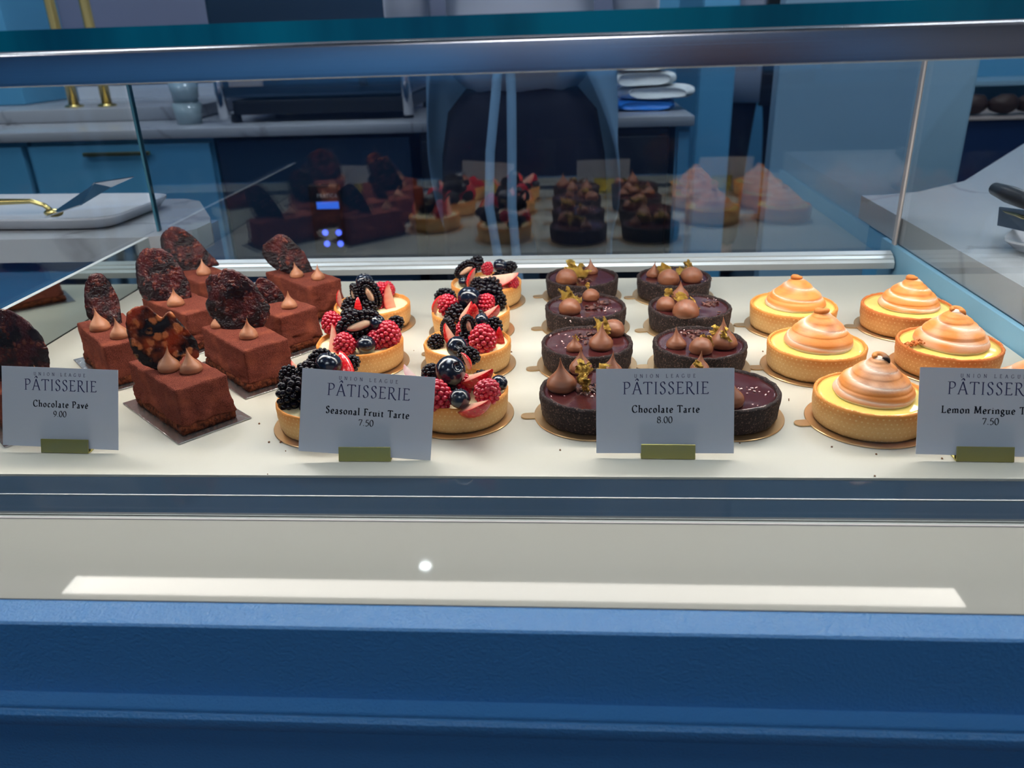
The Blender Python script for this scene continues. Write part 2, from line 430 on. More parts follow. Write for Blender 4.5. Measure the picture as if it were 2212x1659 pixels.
# the small spot mirrored in the pale deck
t = thing('ceiling_spot', 'small bright round ceiling spot lamp mirrored in the pale deck', 'spot lamp', (-.60, 2.76, 2.64))
link('housing', MB().lathe([(.045, 0), (.045, .06)], 24).mesh('housing', M['steel']), t)
link('lamp_lens', MB().lathe([(.0001, -.004), (.024, -.004), (.024, -.001)], 24).mesh('lamp_lens', M['spot']), t)

# ------------------------------------------------------------------ display case
Z0 = .82
tray = MB().bbox(-.498, .382, .445, .889, .812, Z0, .0012, 2).mesh('display_tray', M['tray'])
tag(link('display_tray', autosmooth(tray)), 'wide off-white display tray carrying all the pastries', 'tray')

case = thing('display_case', 'glass pastry display case with pale front deck and metal top bar', 'display case', (0, .4, .5))
def cp(name, mb, m, smooth=False, label=None):
    me = mb.mesh(name, m, smooth)
    if smooth: autosmooth(me)
    return link(name, me, case, Vector((0, -.4, -.5)), label=label)
cp('well_floor', MB().box(-.498, .382, .446, .93, .770, .775), M['darkglass'])
cp('front_strip', MB().box(-.54, .388, .4225, .4445, .811, .8185).box(-.54, .388, .4015, .4218, .8105, .8180), M['darkglass'], label='dark glossy strip in front of the tray')
cp('strip_seam', MB().box(-.54, .388, .4218, .4225, .8105, .8187), M['alu'])
cp('deck', MB().box(-1.3, 1.3, .3187, .3925, .79, .8196), M['deck'], label='pale glossy front deck')
cp('deck_edge', MB().box(-1.3, 1.3, .3925, .3935, .79, .8202), M['edgewhite'])
cp('glass_channel', MB().box(-1.3, 1.3, .3935, .3985, .79, .8194), M['deckside'])
cp('channel_seal', MB().box(-1.3, 1.3, .3985, .4015, .79, .8188), M['darkmetal'])
cp('front_glass', MB().box(-1.3, 1.3, .3965, .3990, .8194, 1.067), M['glass'])
cp('top_glass', MB().box(-1.3, 1.3, .3960, .975, 1.0815, 1.0905), M['glass'])
cp('top_glass_edge', MB().box(-1.3, 1.3, .3950, .3960, 1.0813, 1.0906), M['teal'], label='teal polished edge of the glass top')
bar = [(.3945, 1.0660), (.3945, 1.0790), (.3949, 1.0800), (.3957, 1.0806), (.3970, 1.0808), (.411, 1.0808), (.411, 1.0655), (.3950, 1.0655)]
cp('top_bar', MB().extx(bar, -1.3, 1.3), M['steel'], True, label='brushed steel top bar')
for x0, x1 in ((-.515, .378), (-1.3, -.60), (.45, 1.3)):
    cp('light_housing', MB().box(x0-.012, x1+.012, .618, .666, 1.069, 1.0812), M['alu'])
    o = cp('light_strip', MB().box(x0, x1, .628, .654, 1.0675, 1.0689), M['led'], label='glowing light strip')
cp('rear_glass', MB().box(-.4985, .3855, .9435, .9495, .828, 1.081), M['glassrear'])
cp('rear_glass_edge', MB().box(.3840, .3870, .9425, .9505, .822, 1.081), M['edgewhite'])
cp('rear_glass_edge', MB().box(-.5010, -.4985, .9425, .9505, .822, 1.081), M['edgeblue'])
rail = [(.925, .8165), (.925, .8235), (.9262, .8243), (.9285, .8262), (.9285, .8278), (.934, .8300), (.934, .8312), (.9425, .8335), (.9425, .8165)]
cp('rear_rail', MB().extx(rail, -.4985, .381), M['alu'], label='grooved aluminium rail under the rear glass')
cp('lower_rail', MB().extx([(.903, .806), (.903, .8110), (.9065, .8122), (.9065, .806)], -.4985, .386), M['alu'])
cp('rear_skirt', MB().box(-.4985, .386, .9075, .924, .775, .808), M['darkmetal'])
cp('side_glass', MB().box(.3860, .3890, .399, .9425, .8205, 1.081), M['glass'])
cp('side_glass', MB().box(-.5065, -.5035, .399, .9425, .8705, 1.081), M['glass'])
cp('mirror_panel', MB().box(-.5035, -.4990, .4025, .928, .8125, .8690), M['mirror'], label='low mirrored panel at the left end of the tray')
cp('mirror_panel_edge', MB().box(-.5037, -.4988, .4025, .9282, .8690, .8695), M['alu'])
cp('side_panel', MB().box(.3835, .3895, .4025, .98, .77, .8395), M['paleteal'], label='light blue strip at the right end of the tray')

# blue painted front of the counter
zf = lambda py: ony(1106, py, .3008).z
f1 = zf(1518)
g1 = ony(1106, 1549, .2915).z
prof = [(.3185, .8190), (.3020, .8190), (.3008, .8180), (.3008, f1), (.2915, f1-.0002), (.2908, f1-.0012), (.2908, g1), (.2925, g1-.0004), (.2925, g1-.0014),
        (.2900, g1-.0020), (.2885, g1-.004), (.2885, g1-.008), (.2905, g1-.013), (.2950, g1-.0165), (.2990, g1-.018), (.3000, g1-.020), (.3000, .30), (.3185, .30)]
me = MB().extx(prof, -1.3, 1.3).mesh('counter', M['trimblue'])
o = tag(link('counter', autosmooth(me, 25)), 'blue painted wooden counter front with moulded ledge below the pale deck', 'counter')
me = MB().box(-1.3, 1.3, .33, .445, 0, .76).box(-.50, .38, .445, .93, 0, .76).mesh('counter_body', M['blue'], False)
link('counter_body', me, o)

# marble slabs beside and behind the case
pts = [(.3900, .40), (1.3, .40), (1.3, 1.78), (.818, 1.526), (.56, 1.175), (.47, 1.105), (.42, 1.088), (.3900, 1.086)]
me = MB().prism(pts, .8405, .8700).mesh('marble_slab', M['marble'], False)
tag(link('marble_slab', me), 'grey veined marble worktop with thick edge, right of the glass case', 'worktop')
pts = [(-1.3, .915), (-.505, .913), (-.478, .925), (-.4565, .955), (-.4535, .99), (-.466, 1.02), (-.530, 1.135), (-.56, 1.155), (-1.3, 1.185)]
me = MB().prism(pts, .8410, .8700).mesh('marble_slab', M['marble'], False)
tag(link('marble_slab', me), 'marble worktop end with a rounded corner, left of the glass case', 'worktop')
me = MB().box(-1.3, -.51, .935, 1.14, 0, .8408).mesh('counter_side', M['blue'], False)
tag(link('side_counter', me), 'blue painted counter under the marble worktop at the left', 'counter')
me = MB().box(.3960, 1.3, .45, 1.06, 0, .8403).mesh('counter_side', M['blue2'], False)
tag(link('side_counter', me), 'light blue painted counter under the marble worktop at the right', 'counter')

# ------------------------------------------------------------------ lettering drawn stroke by stroke
def cat(pts, n=7, closed=False):
    out = []; P = [Vector((p[0], p[1], 0)) for p in pts]; N = len(P)
    for i in range(N if closed else N-1):
        g = lambda k: P[k % N] if closed else P[max(0, min(N-1, k))]
        a, b, c, d = g(i-1), g(i), g(i+1), g(i+2)
        for j in range(n):
            t = j/n
            out.append(.5*((2*b)+(c-a)*t+(2*a-5*b+4*c-d)*t*t+(3*b-a-3*c+d)*t**3))
    out.append(P[0].copy() if closed else P[-1].copy())
    return out
EL = lambda cx, cy, rx, ry: ('o', [(cx+rx*math.cos(a*PI/4), cy+ry*math.sin(a*PI/4)) for a in range(8)])
X = .45
G = {
 'P': (.60, [('l', [(.13,0),(.13,1)]), ('c', [(.13,.97),(.33,.98),(.49,.9),(.54,.73),(.47,.56),(.3,.48),(.14,.5)])], [(.13,0),(.09,1)]),
 'A': (.74, [('l', [(.06,0),(.37,1)]), ('l', [(.37,1),(.70,0)]), ('l', [(.17,.36),(.58,.36)])], [(.06,0),(.70,0)]),
 'T': (.70, [('l', [(.35,0),(.35,.97)]), ('l', [(.03,.97),(.67,.97)]), ('l', [(.04,.98),(.02,.84)]), ('l', [(.66,.98),(.68,.84)])], [(.35,0)]),
 'I': (.30, [('l', [(.15,0),(.15,1)])], [(.15,0),(.15,1)]),
 'S': (.52, [('c', [(.43,.80),(.36,.96),(.24,.99),(.11,.91),(.09,.75),(.19,.61),(.34,.49),(.43,.34),(.41,.12),(.26,.01),(.13,.03),(.06,.21)])], []),
 'E': (.58, [('l', [(.13,0),(.13,1)]), ('l', [(.13,.97),(.50,.97)]), ('l', [(.13,.53),(.42,.53)]), ('l', [(.13,.03),(.53,.03)]), ('l', [(.49,.98),(.5,.86)]), ('l', [(.52,.02),(.55,.15)])], [(.09,0),(.09,1)]),
 'R': (.66, [('l', [(.13,0),(.13,1)]), ('c', [(.13,.97),(.31,.98),(.45,.92),(.5,.76),(.44,.6),(.29,.52),(.14,.53)]), ('c', [(.29,.52),(.42,.3),(.56,.09),(.72,-.04)])], [(.13,0),(.09,1)]),
 'U': (.76, [('c', [(.13,1),(.13,.4),(.17,.12),(.37,.0),(.55,.1),(.62,.38),(.62,1)])], [(.13,1),(.62,1)]),
 'N': (.84, [('l', [(.13,0),(.13,1)]), ('l', [(.13,1),(.69,0)]), ('l', [(.69,0),(.69,1)])], [(.13,0),(.69,1),(.08,1)]),
 'O': (.84, [EL(.42,.5,.35,.5)], []),
 'L': (.58, [('l', [(.13,0),(.13,1)]), ('l', [(.13,.03),(.52,.03)]), ('l', [(.51,.02),(.55,.17)])], [(.13,1),(.09,0)]),
 'G': (.80, [('c', [(.68,.82),(.58,.95),(.42,1),(.2,.92),(.07,.65),(.08,.32),(.22,.07),(.45,0),(.68,.08)]), ('l', [(.68,.05),(.68,.42)])], [(.68,.42)]),
 'C': (.74, [('c', [(.66,.78),(.58,.94),(.42,1),(.2,.92),(.07,.65),(.08,.32),(.22,.07),(.44,0),(.6,.06),(.68,.2)])], []),
 'F': (.54, [('l', [(.13,0),(.13,1)]), ('l', [(.13,.97),(.48,.97)]), ('l', [(.13,.53),(.40,.53)]), ('l', [(.47,.98),(.49,.84)])], [(.13,0),(.09,1)]),
 'M': (.96, [('l', [(.1,0),(.16,1)]), ('l', [(.16,1),(.47,.06)]), ('l', [(.47,.06),(.78,1)]), ('l', [(.78,1),(.85,0)])], [(.1,0),(.85,0),(.13,1),(.8,1)]),
 'h': (.52, [('l', [(.1,0),(.1,1.04)]), ('c', [(.1,.32),(.2,.43),(.32,.45),(.41,.36),(.41,0)])], [(.1,0),(.41,0),(.07,1.04)]),
 'o': (.48, [EL(.24,.225,.18,.235)], []),
 'c': (.40, [('c', [(.35,.36),(.27,.45),(.14,.42),(.06,.24),(.1,.05),(.23,-.01),(.36,.08)])], []),
 'l': (.24, [('l', [(.11,0),(.11,1.04)])], [(.11,0),(.08,1.04)]),
 'a': (.43, [('c', [(.08,.36),(.16,.45),(.27,.42),(.3,.3),(.3,.08),(.35,.0),(.41,.04)]), ('c', [(.3,.27),(.16,.22),(.06,.12),(.1,.0),(.2,.0),(.3,.1)])], []),
 't': (.32, [('c', [(.15,.62),(.14,.3),(.14,.08),(.2,.0),(.3,.04)]), ('l', [(.04,.43),(.29,.43)])], []),
 'e': (.43, [('c', [(.07,.24),(.36,.26),(.34,.4),(.22,.46),(.09,.36),(.06,.2),(.12,.04),(.24,-.01),(.38,.08)])], []),
 'v': (.44, [('l', [(.05,.44),(.22,0)]), ('l', [(.22,0),(.38,.44)])], [(.06,.44),(.38,.44)]),
 's': (.36, [('c', [(.29,.35),(.24,.44),(.15,.45),(.07,.38),(.1,.28),(.2,.22),(.29,.14),(.26,.02),(.15,-.01),(.06,.08)])], []),
 'n': (.52, [('l', [(.1,0),(.1,.44)]), ('c', [(.1,.32),(.2,.43),(.32,.45),(.41,.36),(.41,0)])], [(.1,0),(.41,0),(.07,.44)]),
 'r': (.36, [('l', [(.1,0),(.1,.44)]), ('c', [(.1,.28),(.18,.42),(.26,.45),(.32,.4)])], [(.1,0),(.07,.44)]),
 'u': (.52, [('c', [(.1,.44),(.1,.15),(.14,.02),(.26,.0),(.4,.12)]), ('l', [(.4,.44),(.4,0)])], [(.07,.44),(.38,.44),(.44,0)]),
 'i': (.24, [('l', [(.11,0),(.11,.44)]), ('l', [(.11,.64),(.11,.72)])], [(.11,0),(.08,.44)]),
 'm': (.80, [('l', [(.1,0),(.1,.44)]), ('c', [(.1,.32),(.2,.43),(.3,.45),(.39,.36),(.39,0)]), ('c', [(.39,.32),(.48,.43),(.58,.45),(.68,.36),(.68,0)])], [(.1,0),(.39,0),(.68,0),(.07,.44)]),
 'g': (.44, [EL(.2,.29,.14,.155), ('c', [(.12,.15),(.08,.08),(.2,.04),(.36,-.02),(.38,-.16),(.22,-.25),(.07,-.2),(.08,-.08),(.2,-.0)]), ('l', [(.3,.4),(.42,.42)])], []),
 '.': (.22, [('l', [(.11,0),(.11,.07)])], []),
 '0': (.50, [EL(.25,.36,.19,.37)], []),
 '9': (.50, [EL(.25,.48,.17,.235), ('c', [(.42,.5),(.39,.28),(.27,.1),(.1,-.02)])], []),
 '7': (.48, [('l', [(.07,.69),(.43,.69)]), ('l', [(.43,.69),(.17,0)]), ('l', [(.08,.7),(.06,.58)])], []),
 '5': (.48, [('l', [(.16,.70),(.42,.71)]), ('c', [(.17,.7),(.13,.42),(.3,.42),(.42,.3),(.38,.1),(.22,-.01),(.08,.03)])], []),
 '8': (.50, [EL(.25,.54,.14,.175), EL(.25,.185,.18,.19)], []),
 ' ': (.28, [], []),
}
def glyph(ch): 
    if ch == '\u00c2': a, s, f = G['A']; return a, s+[('l', [(.24,1.10),(.37,1.27)]), ('l', [(.37,1.27),(.50,1.10)])], f
    if ch == '\u00e9': a, s, f = G['e']; return a, s+[('l', [(.2,.56),(.33,.74)])], f
    return G[ch]
def text(mb, s, cx, base, cap, width, thick, thin, mi, y=0):
    """writes s centred on cx in the x-z plane; strokes thicken like a broad pen"""
    nat = sum(glyph(c)[0]*(1.1 if c.islower() else 1) for c in s)*cap
    track = (width-nat)/max(1, len(s)-1)
    x = cx-width/2; lift = 0
    for c in s:
        adv, strokes, serifs = glyph(c)
        low = c.islower(); kx = 1.1 if low else 1
        my = (lambda y: y*1.27 if y < .46 else .584+(y-.46)*.80) if low else (lambda y: y)
        strokes = [(kd, [(px*kx, my(py)) for px, py in pp]) for kd, pp in strokes]
        serifs = [(px*kx, my(py)) for px, py in serifs]
        for kind, pts in strokes:
            P = [Vector((p[0], p[1], 0)) for p in pts] if kind == 'l' else cat(pts, 6, kind == 'o')
            V = []; Fc = []
            for i, p in enumerate(P):
                t = (P[min(i+1, len(P)-1)]-P[max(i-1, 0)])
                if kind == 'o' and i in (0, len(P)-1): t = P[1]-P[-2]
                t.normalize(); a = math.atan2(t.y, t.x)-R(28)
                w = (thin+(thick-thin)*math.sin(a)**2)*.5
                q = Vector((-t.y, t.x, 0))*w
                for r in (p+q, p-q): V.append((x+r.x*cap, y-.00001*lift, base+r.y*cap))
            lift = (lift+1) % 4
            for i in range(len(P)-1): Fc.append((2*i, 2*i+1, 2*i+3, 2*i+2))
            mb.add(V, Fc, mi)
        for sx, sy in serifs:
            w = .075+thick*.35; h = thin*.8; yy = sy-(h if sy > .3 else 0)
            mb.add([(x+(sx-w)*cap, y-.00005, base+yy*cap), (x+(sx+w)*cap, y-.00005, base+yy*cap), (x+(sx+w)*cap, y-.00005, base+(yy+h)*cap), (x+(sx-w)*cap, y-.00005, base+(yy+h)*cap)], [(0, 1, 2, 3)], mi)
        x += adv*kx*cap+track

CW, CH = .0903, .0565
def price_sign(px, py, yaw, roll, name, price, wname, card_dx=0, lift=.0035, W=CW):
    base = onz(px, py, Z0)
    t = thing('price_sign', 'white price card reading %s %s in a gold holder' % (name, price), 'price sign', base, 'price signs along the front of the tray')
    t.rotation_euler = (0, 0, yaw)
    tilt = R(-20)
    # bent brass sheet: foot, back plate, front lip
    hb = MB(); w = .0178; th = .0007
    fr = [(0, 0), (.024, 0)]
    lip = Matrix.Rotation(tilt, 4, 'X')
    hb.box(-w, w, 0, .026, .0002, .0002+th)
    T = Matrix.Translation((0, .0, .0002)) @ lip
    hb.bbox(-w, w, -th, 0, 0, .0098, .0002, 1, T=T)
    T2 = Matrix.Translation((0, .0022, .0002)) @ lip
    hb.box(-w, w, 0, th, 0, .0255, T=T2)
    link('holder', hb.mesh('holder', M['goldmatt'], False), t)
    # card, its plane leaning back; local x-z plane with origin at the middle of its lower edge
    c = link('card', MB().box(-W/2, W/2, 0, .0003, 0, CH).mesh('card', M['card'], False), t, (card_dx, .0021, lift*.95), (tilt, roll, 0))
    u = W/297.0
    lb = MB(); yy = -.00006
    text(lb, 'UNION LEAGUE', -.0*u, CH-20.0*u, 7.6*u, 131*u, .13, .09, 0, yy)
    text(lb, 'P\u00c2TISSERIE', 2*u, CH-56*u, 27*u, 184*u, .105, .045, 0, yy)
    link('logo_lettering', lb.mesh('logo_lettering', M['inkblue'], False), c)
    lb = MB()
    text(lb, name, 2*u, CH-96*u, 15.5*u, wname*u, .20, .095, 0, yy)
    text(lb, price, 0, CH-119*u, 19*u, 34*u, .12, .06, 0, yy)
    link('product_lettering', lb.mesh('product_lettering', M['ink'], False), c)
    return t
price_sign(141, 979, R(-2), R(1.6), 'Chocolate Pav\u00e9', '9.00', 140, -.0042, W=.0865)
price_sign(788, 997, R(0), R(4.6), 'Seasonal Fruit Tarte', '7.50', 186, -.0005)
price_sign(1443, 992, R(-1), R(-.6), 'Chocolate Tarte', '8.00', 145, -.0022)
price_sign(2127, 998, R(-1.5), R(.8), 'Lemon Meringue Tarte', '7.50', 205, .0026)

# ------------------------------------------------------------------ boards
def round_board(loc, under, rad=.0425, tab=R(190), silver=False):
    mb = MB().lathe([(.0001, 0), (rad-.0003, 0), (rad, .0003), (rad, .0009), (rad-.0003, .0012), (.0001, .0012)], 72, close=False)
    d = Vector((math.cos(tab), math.sin(tab), 0)); q = Vector((-d.y, d.x, 0))
    pts = []
    for a in range(9):
        b = -PI/2+PI*a/8; p = d*(rad+.0055+.0045*math.cos(b))+q*(.0045*math.sin(b)); pts.append((p.x, p.y))
    pts = [tuple((d*(rad-.002)-q*.0045)[:2])]+pts+[tuple((d*(rad-.002)+q*.0045)[:2])]
    mb.prism(pts, .0001, .0011)
    o = link('cake_board', autosmooth(mb.mesh('cake_board', M['goldboard'])), None, loc)
    return tag(o, 'round gold cake board under the '+under, 'cake board', 'round gold cake boards')

# ------------------------------------------------------------------ tart shells and fillings
def shell(rad, h, wall, m, seed, lip=.0006, rough=.0006, inner=.004):
    prof = [(.0005, .0004), (rad-.0035, .0004), (rad-.0022, .0010), (rad-.0014, .003), (rad-.0006, h*.5), (rad, h-.0012), (rad-.0006, h), (rad-wall*.5, h+lip), (rad-wall+.0003, h-.0002), (rad-wall, h-inner), (.0005, h-inner)]
    sv = Vector((seed*3.1, seed*1.7, 0))
    def fn(p):
        d = Vector((p.x, p.y, 0)); r = d.length
        if r < .01: return p
        n = noise.noise(p*160+sv)*rough+noise.noise(p*650+sv)*rough*.6
        p = p+d.normalized()*n
        if p.z > h*.7: p.z += noise.noise(p*220+sv)*rough
        return p
    full = []
    for a, b in zip(prof, prof[1:]):
        k = max(1, int(math.dist(a, b)/.0022))
        if a[1] == b[1] and a[0] > .01 or b[0] < .01: k = 1
        full += [(a[0]+(b[0]-a[0])*j/k, a[1]+(b[1]-a[1])*j/k) for j in range(k)]
    full.append(prof[-1])
    return MB().lathe(full, 96, fn=fn).mesh('crust', m)

def disc(rad, z, m, name, dome=.0, seed=0, amp=.0, seg=64, rings=10):
    prof = [(max(.0002, rad*k/rings), z+dome*(1-(k/rings)**2)) for k in range(rings, -1, -1)]
    prof = [(rad, z-.004)]+prof
    sv = Vector((seed, seed*2.3, 0))
    def fn(p):
        p.z += noise.noise(p*70+sv)*amp; return p
    return MB().lathe(prof, seg, fn=fn).mesh(name, m)

def kiss_mesh(name, m, w=1., h=1.2, lean=(0, 0), seed=0, tip=1.0):
    # piped drop, unit diameter 1
    P = [(.30, 0), (.42, .03), (.49, .12), (.5, .22), (.47, .34), (.40, .46), (.30, .57), (.21, .68), (.14, .79), (.085, .9), (.045, 1.02), (.018, 1.14), (.004, 1.22)]
    if tip < 1: P = [(.30, 0), (.43, .03), (.5, .14), (.51, .27), (.48, .41), (.40, .53), (.29, .62), (.17, .67), (.08, .70), (.01, .72)]
    s = h/1.22
    def fn(p):
        k = max(0, p.z-.3)
        p.x += lean[0]*k*k; p.y += lean[1]*k*k
        a = math.atan2(p.y, p.x)
        f = 1+.025*math.sin(a*2+p.z*9+seed)+.02*noise.noise(p*4+Vector((seed, 0, 0)))+.012*math.sin(p.z*38+a)
        return Vector((p.x*f, p.y*f, p.z*s))
    from_p = []
    for a, b in zip(P, P[1:]):
        from_p += [a, ((a[0]+b[0])/2, (a[1]+b[1])/2)]
    from_p.append(P[-1])
    return MB().lathe(from_p, 28, fn=fn).mesh(name, m)
KISS = [kiss_mesh('chocolate_kiss', M['kiss'], h=1.2, lean=(.12*(i % 3-1), .08*(i % 2)), seed=i*2.1) for i in range(4)]
KISSD = [kiss_mesh('chocolate_kiss', M['kissdark'], h=1.15, lean=(.10*(i % 3-1), .05), seed=i*1.7) for i in range(3)]
ROUND = [kiss_mesh('chocolate_kiss', M['kissdark'], h=1.25, seed=i*1.3, tip=0) for i in range(3)]

def crumple(seed, n=17):
    """crumpled gold leaf about one unit across"""
    v = []; f = []; sv = Vector((seed*5.3, seed*2.9, seed))
    rnd = random.Random(seed)
    lobes = [rnd.uniform(.55, 1) for _ in range(9)]
    for i in range(n):
        for j in range(n):
            x, y = i/(n-1)*2-1, j/(n-1)*2-1
            a = math.atan2(y, x); k = (a+PI)/(2*PI)*9
            r = lobes[int(k) % 9]*(1-k % 1)+lobes[(int(k)+1) % 9]*(k % 1)
            m = max(abs(x), abs(y)); s = r*m/max(1e-6, math.hypot(x, y)) if m > 0 else 0
            p = Vector((x*s, y*s, 0))*.5
            d = noise.noise_vector(p*4+sv)*.30+noise.noise_vector(p*11+sv)*.16
            p = p+d; p.z += .35*(p.x*p.x)-.1
            v.append(p)
    for i in range(n-1):
        for j in range(n-1):
            f.append((i*n+j, (i+1)*n+j, (i+1)*n+j+1, i*n+j+1))
    m2 = MB().add(v, f).mesh('gold_leaf', M['gold'], False)
    return m2
LEAF = [crumple(i+1) for i in range(5)]

def child_at(name, me, t, wloc, rot=(0, 0, 0), sc=1., label=None):
    return link(name, me, t, Vector(wloc)-t.location, rot, sc, label)

# ---- chocolate tarts
ZT = Z0+.0012          # top of a board
HR = .0205             # shell height
nibs_rnd = random.Random(5)
def nib_mesh(n, spread, seed, m, size=.0021):
    mb = MB(); r = random.Random(seed)
    for _ in range(n):
        a = r.uniform(0, 2*PI); q = spread*math.sqrt(r.random())
        T = Matrix.Translation((q*math.cos(a)*1.5, q*math.sin(a), size*.35)) @ Euler((r.uniform(-.5, .5), r.uniform(-.5, .5), r.uniform(0, 6))).to_matrix().to_4x4()
        s = size*r.uniform(.6, 1.3)
        v, f = ICO[1]
        mb.add([Vector((p.x*s*1.2*(1+r.uniform(-.3, .3)), p.y*s*.7, p.z*s*.5)) for p in v], f, 0, T)
    return mb.mesh('nibs', m, False)
SHADE = [shell(.0385, HR, .0034, M['choccrust'], i, rough=.0009) for i in range(3)]
GAN = [disc(.0356, HR-.0014, M['ganache'], 'ganache', seed=i, amp=.0007) for i in range(3)]

def choc_tart(x, y, label, short, kisses, leaves, nibs, salts, k):
    t = thing('chocolate_tart', label, 'tart', (x, y, ZT), 'chocolate tarts')
    rz = k*1.3
    link('crust', SHADE[k % 3], t, rot=(0, 0, rz))
    link('ganache', GAN[k % 3], t, rot=(0, 0, rz))
    zt = ZT+HR-.0016
    for (px, py, w, kind) in kisses:            # px, py: foot of the drop; w: its width in photo pixels
        p = onz(px, py, zt); dep = abs((p-Vector((0, 0, CZ))).dot(Mcam.col[2]))
        d = w*dep/F
        p.y += d*.42
        p.z -= .0006
        me = (KISSD if kind == 't' else ROUND)[int(px) % 3]
        child_at('chocolate_kiss', me, t, p, (0, 0, px*.1), d)
    for (px, py, w, h, r) in leaves:
        p = onz(px, py, zt+h); dep = abs((p-Vector((0, 0, CZ))).dot(Mcam.col[2]))
        child_at('gold_leaf', LEAF[int(px) % 5], t, p, (R(46)+r*.5, 0, r*2), w*dep/F*1.25)
    for i, (px, py, n) in enumerate(nibs):
        p = onz(px, py, zt+.0004)
        o = child_at('cocoa_nibs', nib_mesh(n, .0062, px, M['nib']), t, p); o['kind'] = 'stuff'
    for (px, py, n) in salts:
        p = onz(px, py, zt+.0004)
        o = child_at('salt_flakes', nib_mesh(n, .009, px+1, M['salt'], .0009), t, p); o['kind'] = 'stuff'
    round_board((x, y, Z0+.0001), short, .0425, R(184+4*(k % 3)))
CT = [
 (.0175, .824, 'chocolate tart with a tall pointed sheet of gold leaf, back row beside fruit tarts', 'back chocolate tart with the tall gold leaf',
  [(1224, 617, 46, 'r'), (1277, 594, 30, 't')], [(1240, 580, 52, .012, .2), (1262, 588, 26, .008, -.6)], [(1262, 606, 12)], []),
 (.0190, .7265, 'chocolate tart with ring-shaped gold leaf on a round drop, second from the back, left column', 'chocolate tart with ring-shaped gold leaf',
  [(1231, 682, 47, 'r'), (1277, 652, 36, 'r')], [(1224, 634, 34, .014, .3), (1244, 646, 26, .011, -.5), (1271, 618, 19, .012, .8)], [(1281, 665, 16), (1308, 655, 10)], [(1245, 690, 6), (1310, 668, 6)]),
 (.0180, .631, 'chocolate tart with three drops and gold leaf hanging over the middle one, left column', 'chocolate tart with gold leaf over its middle drop',
  [(1241, 762, 35, 't'), (1299, 760, 54, 't'), (1325, 730, 50, 'r')], [(1299, 697, 32, .014, .1), (1306, 712, 24, .011, 1.2), (1244, 729, 15, .010, .5)], [(1268, 724, 12), (1264, 737, 8)], [(1212, 726, 5), (1230, 745, 6)]),
 (.0190, .5345, 'near-black chocolate tart with one big pointed drop, half hidden by the Chocolate Tarte sign', 'chocolate tart with the big drop, behind the sign',
  [(1213, 852, 66, 't'), (1255, 812, 52, 't'), (1322, 822, 52, 't')], [(1260, 792, 40, .014, .2), (1264, 822, 36, .010, 1.1), (1302, 790, 28, .014, -.8)], [(1262, 845, 18), (1276, 838, 16)], [(1201, 864, 2), (1290, 850, 10)]),
 (.1137, .820, 'chocolate tart with two drops joined by gold leaf, at the back right of the tarts', 'back chocolate tart with drops joined by gold leaf',
  [(1413, 601, 31, 't'), (1446, 618, 46, 'r'), (1496, 613, 46, 'r')], [(1438, 587, 32, .008, .2), (1470, 581, 30, .010, -.7), (1489, 572, 26, .013, .5)], [], [(1520, 604, 6)]),
 (.1165, .7225, 'chocolate tart with three drops bunched left and cocoa nibs on the right', 'chocolate tart with three bunched drops',
  [(1440, 674, 42, 'r'), (1471, 650, 38, 't'), (1484, 692, 56, 'r')], [(1446, 632, 22, .013, .4), (1468, 646, 26, .011, -.3), (1502, 656, 28, .010, .9)], [(1538, 657, 18), (1560, 676, 2)], [(1545, 650, 8)]),
 (.1115, .6275, 'chocolate tart with one bare drop on the left and gold leaf over two right drops', 'chocolate tart with one bare drop on its left',
  [(1463, 757, 43, 't'), (1517, 769, 50, 'r'), (1566, 758, 60, 't')], [(1526, 738, 34, .009, .3), (1556, 716, 36, .014, -.4), (1567, 728, 26, .011, 1.2)], [(1498, 722, 14), (1510, 730, 12)], [(1500, 716, 8)]),
 (.1160, .534, 'near-black chocolate tart whose glossy right half shows beside the Chocolate Tarte sign', 'chocolate tart right of the sign',
  [(1581, 884, 62, 't'), (1514, 812, 44, 't'), (1500, 868, 50, 'r')], [(1508, 790, 20, .012, .2)], [], [(1620, 846, 12), (1650, 872, 3)]),
]
for k, a in enumerate(CT):
    choc_tart(*a, k)

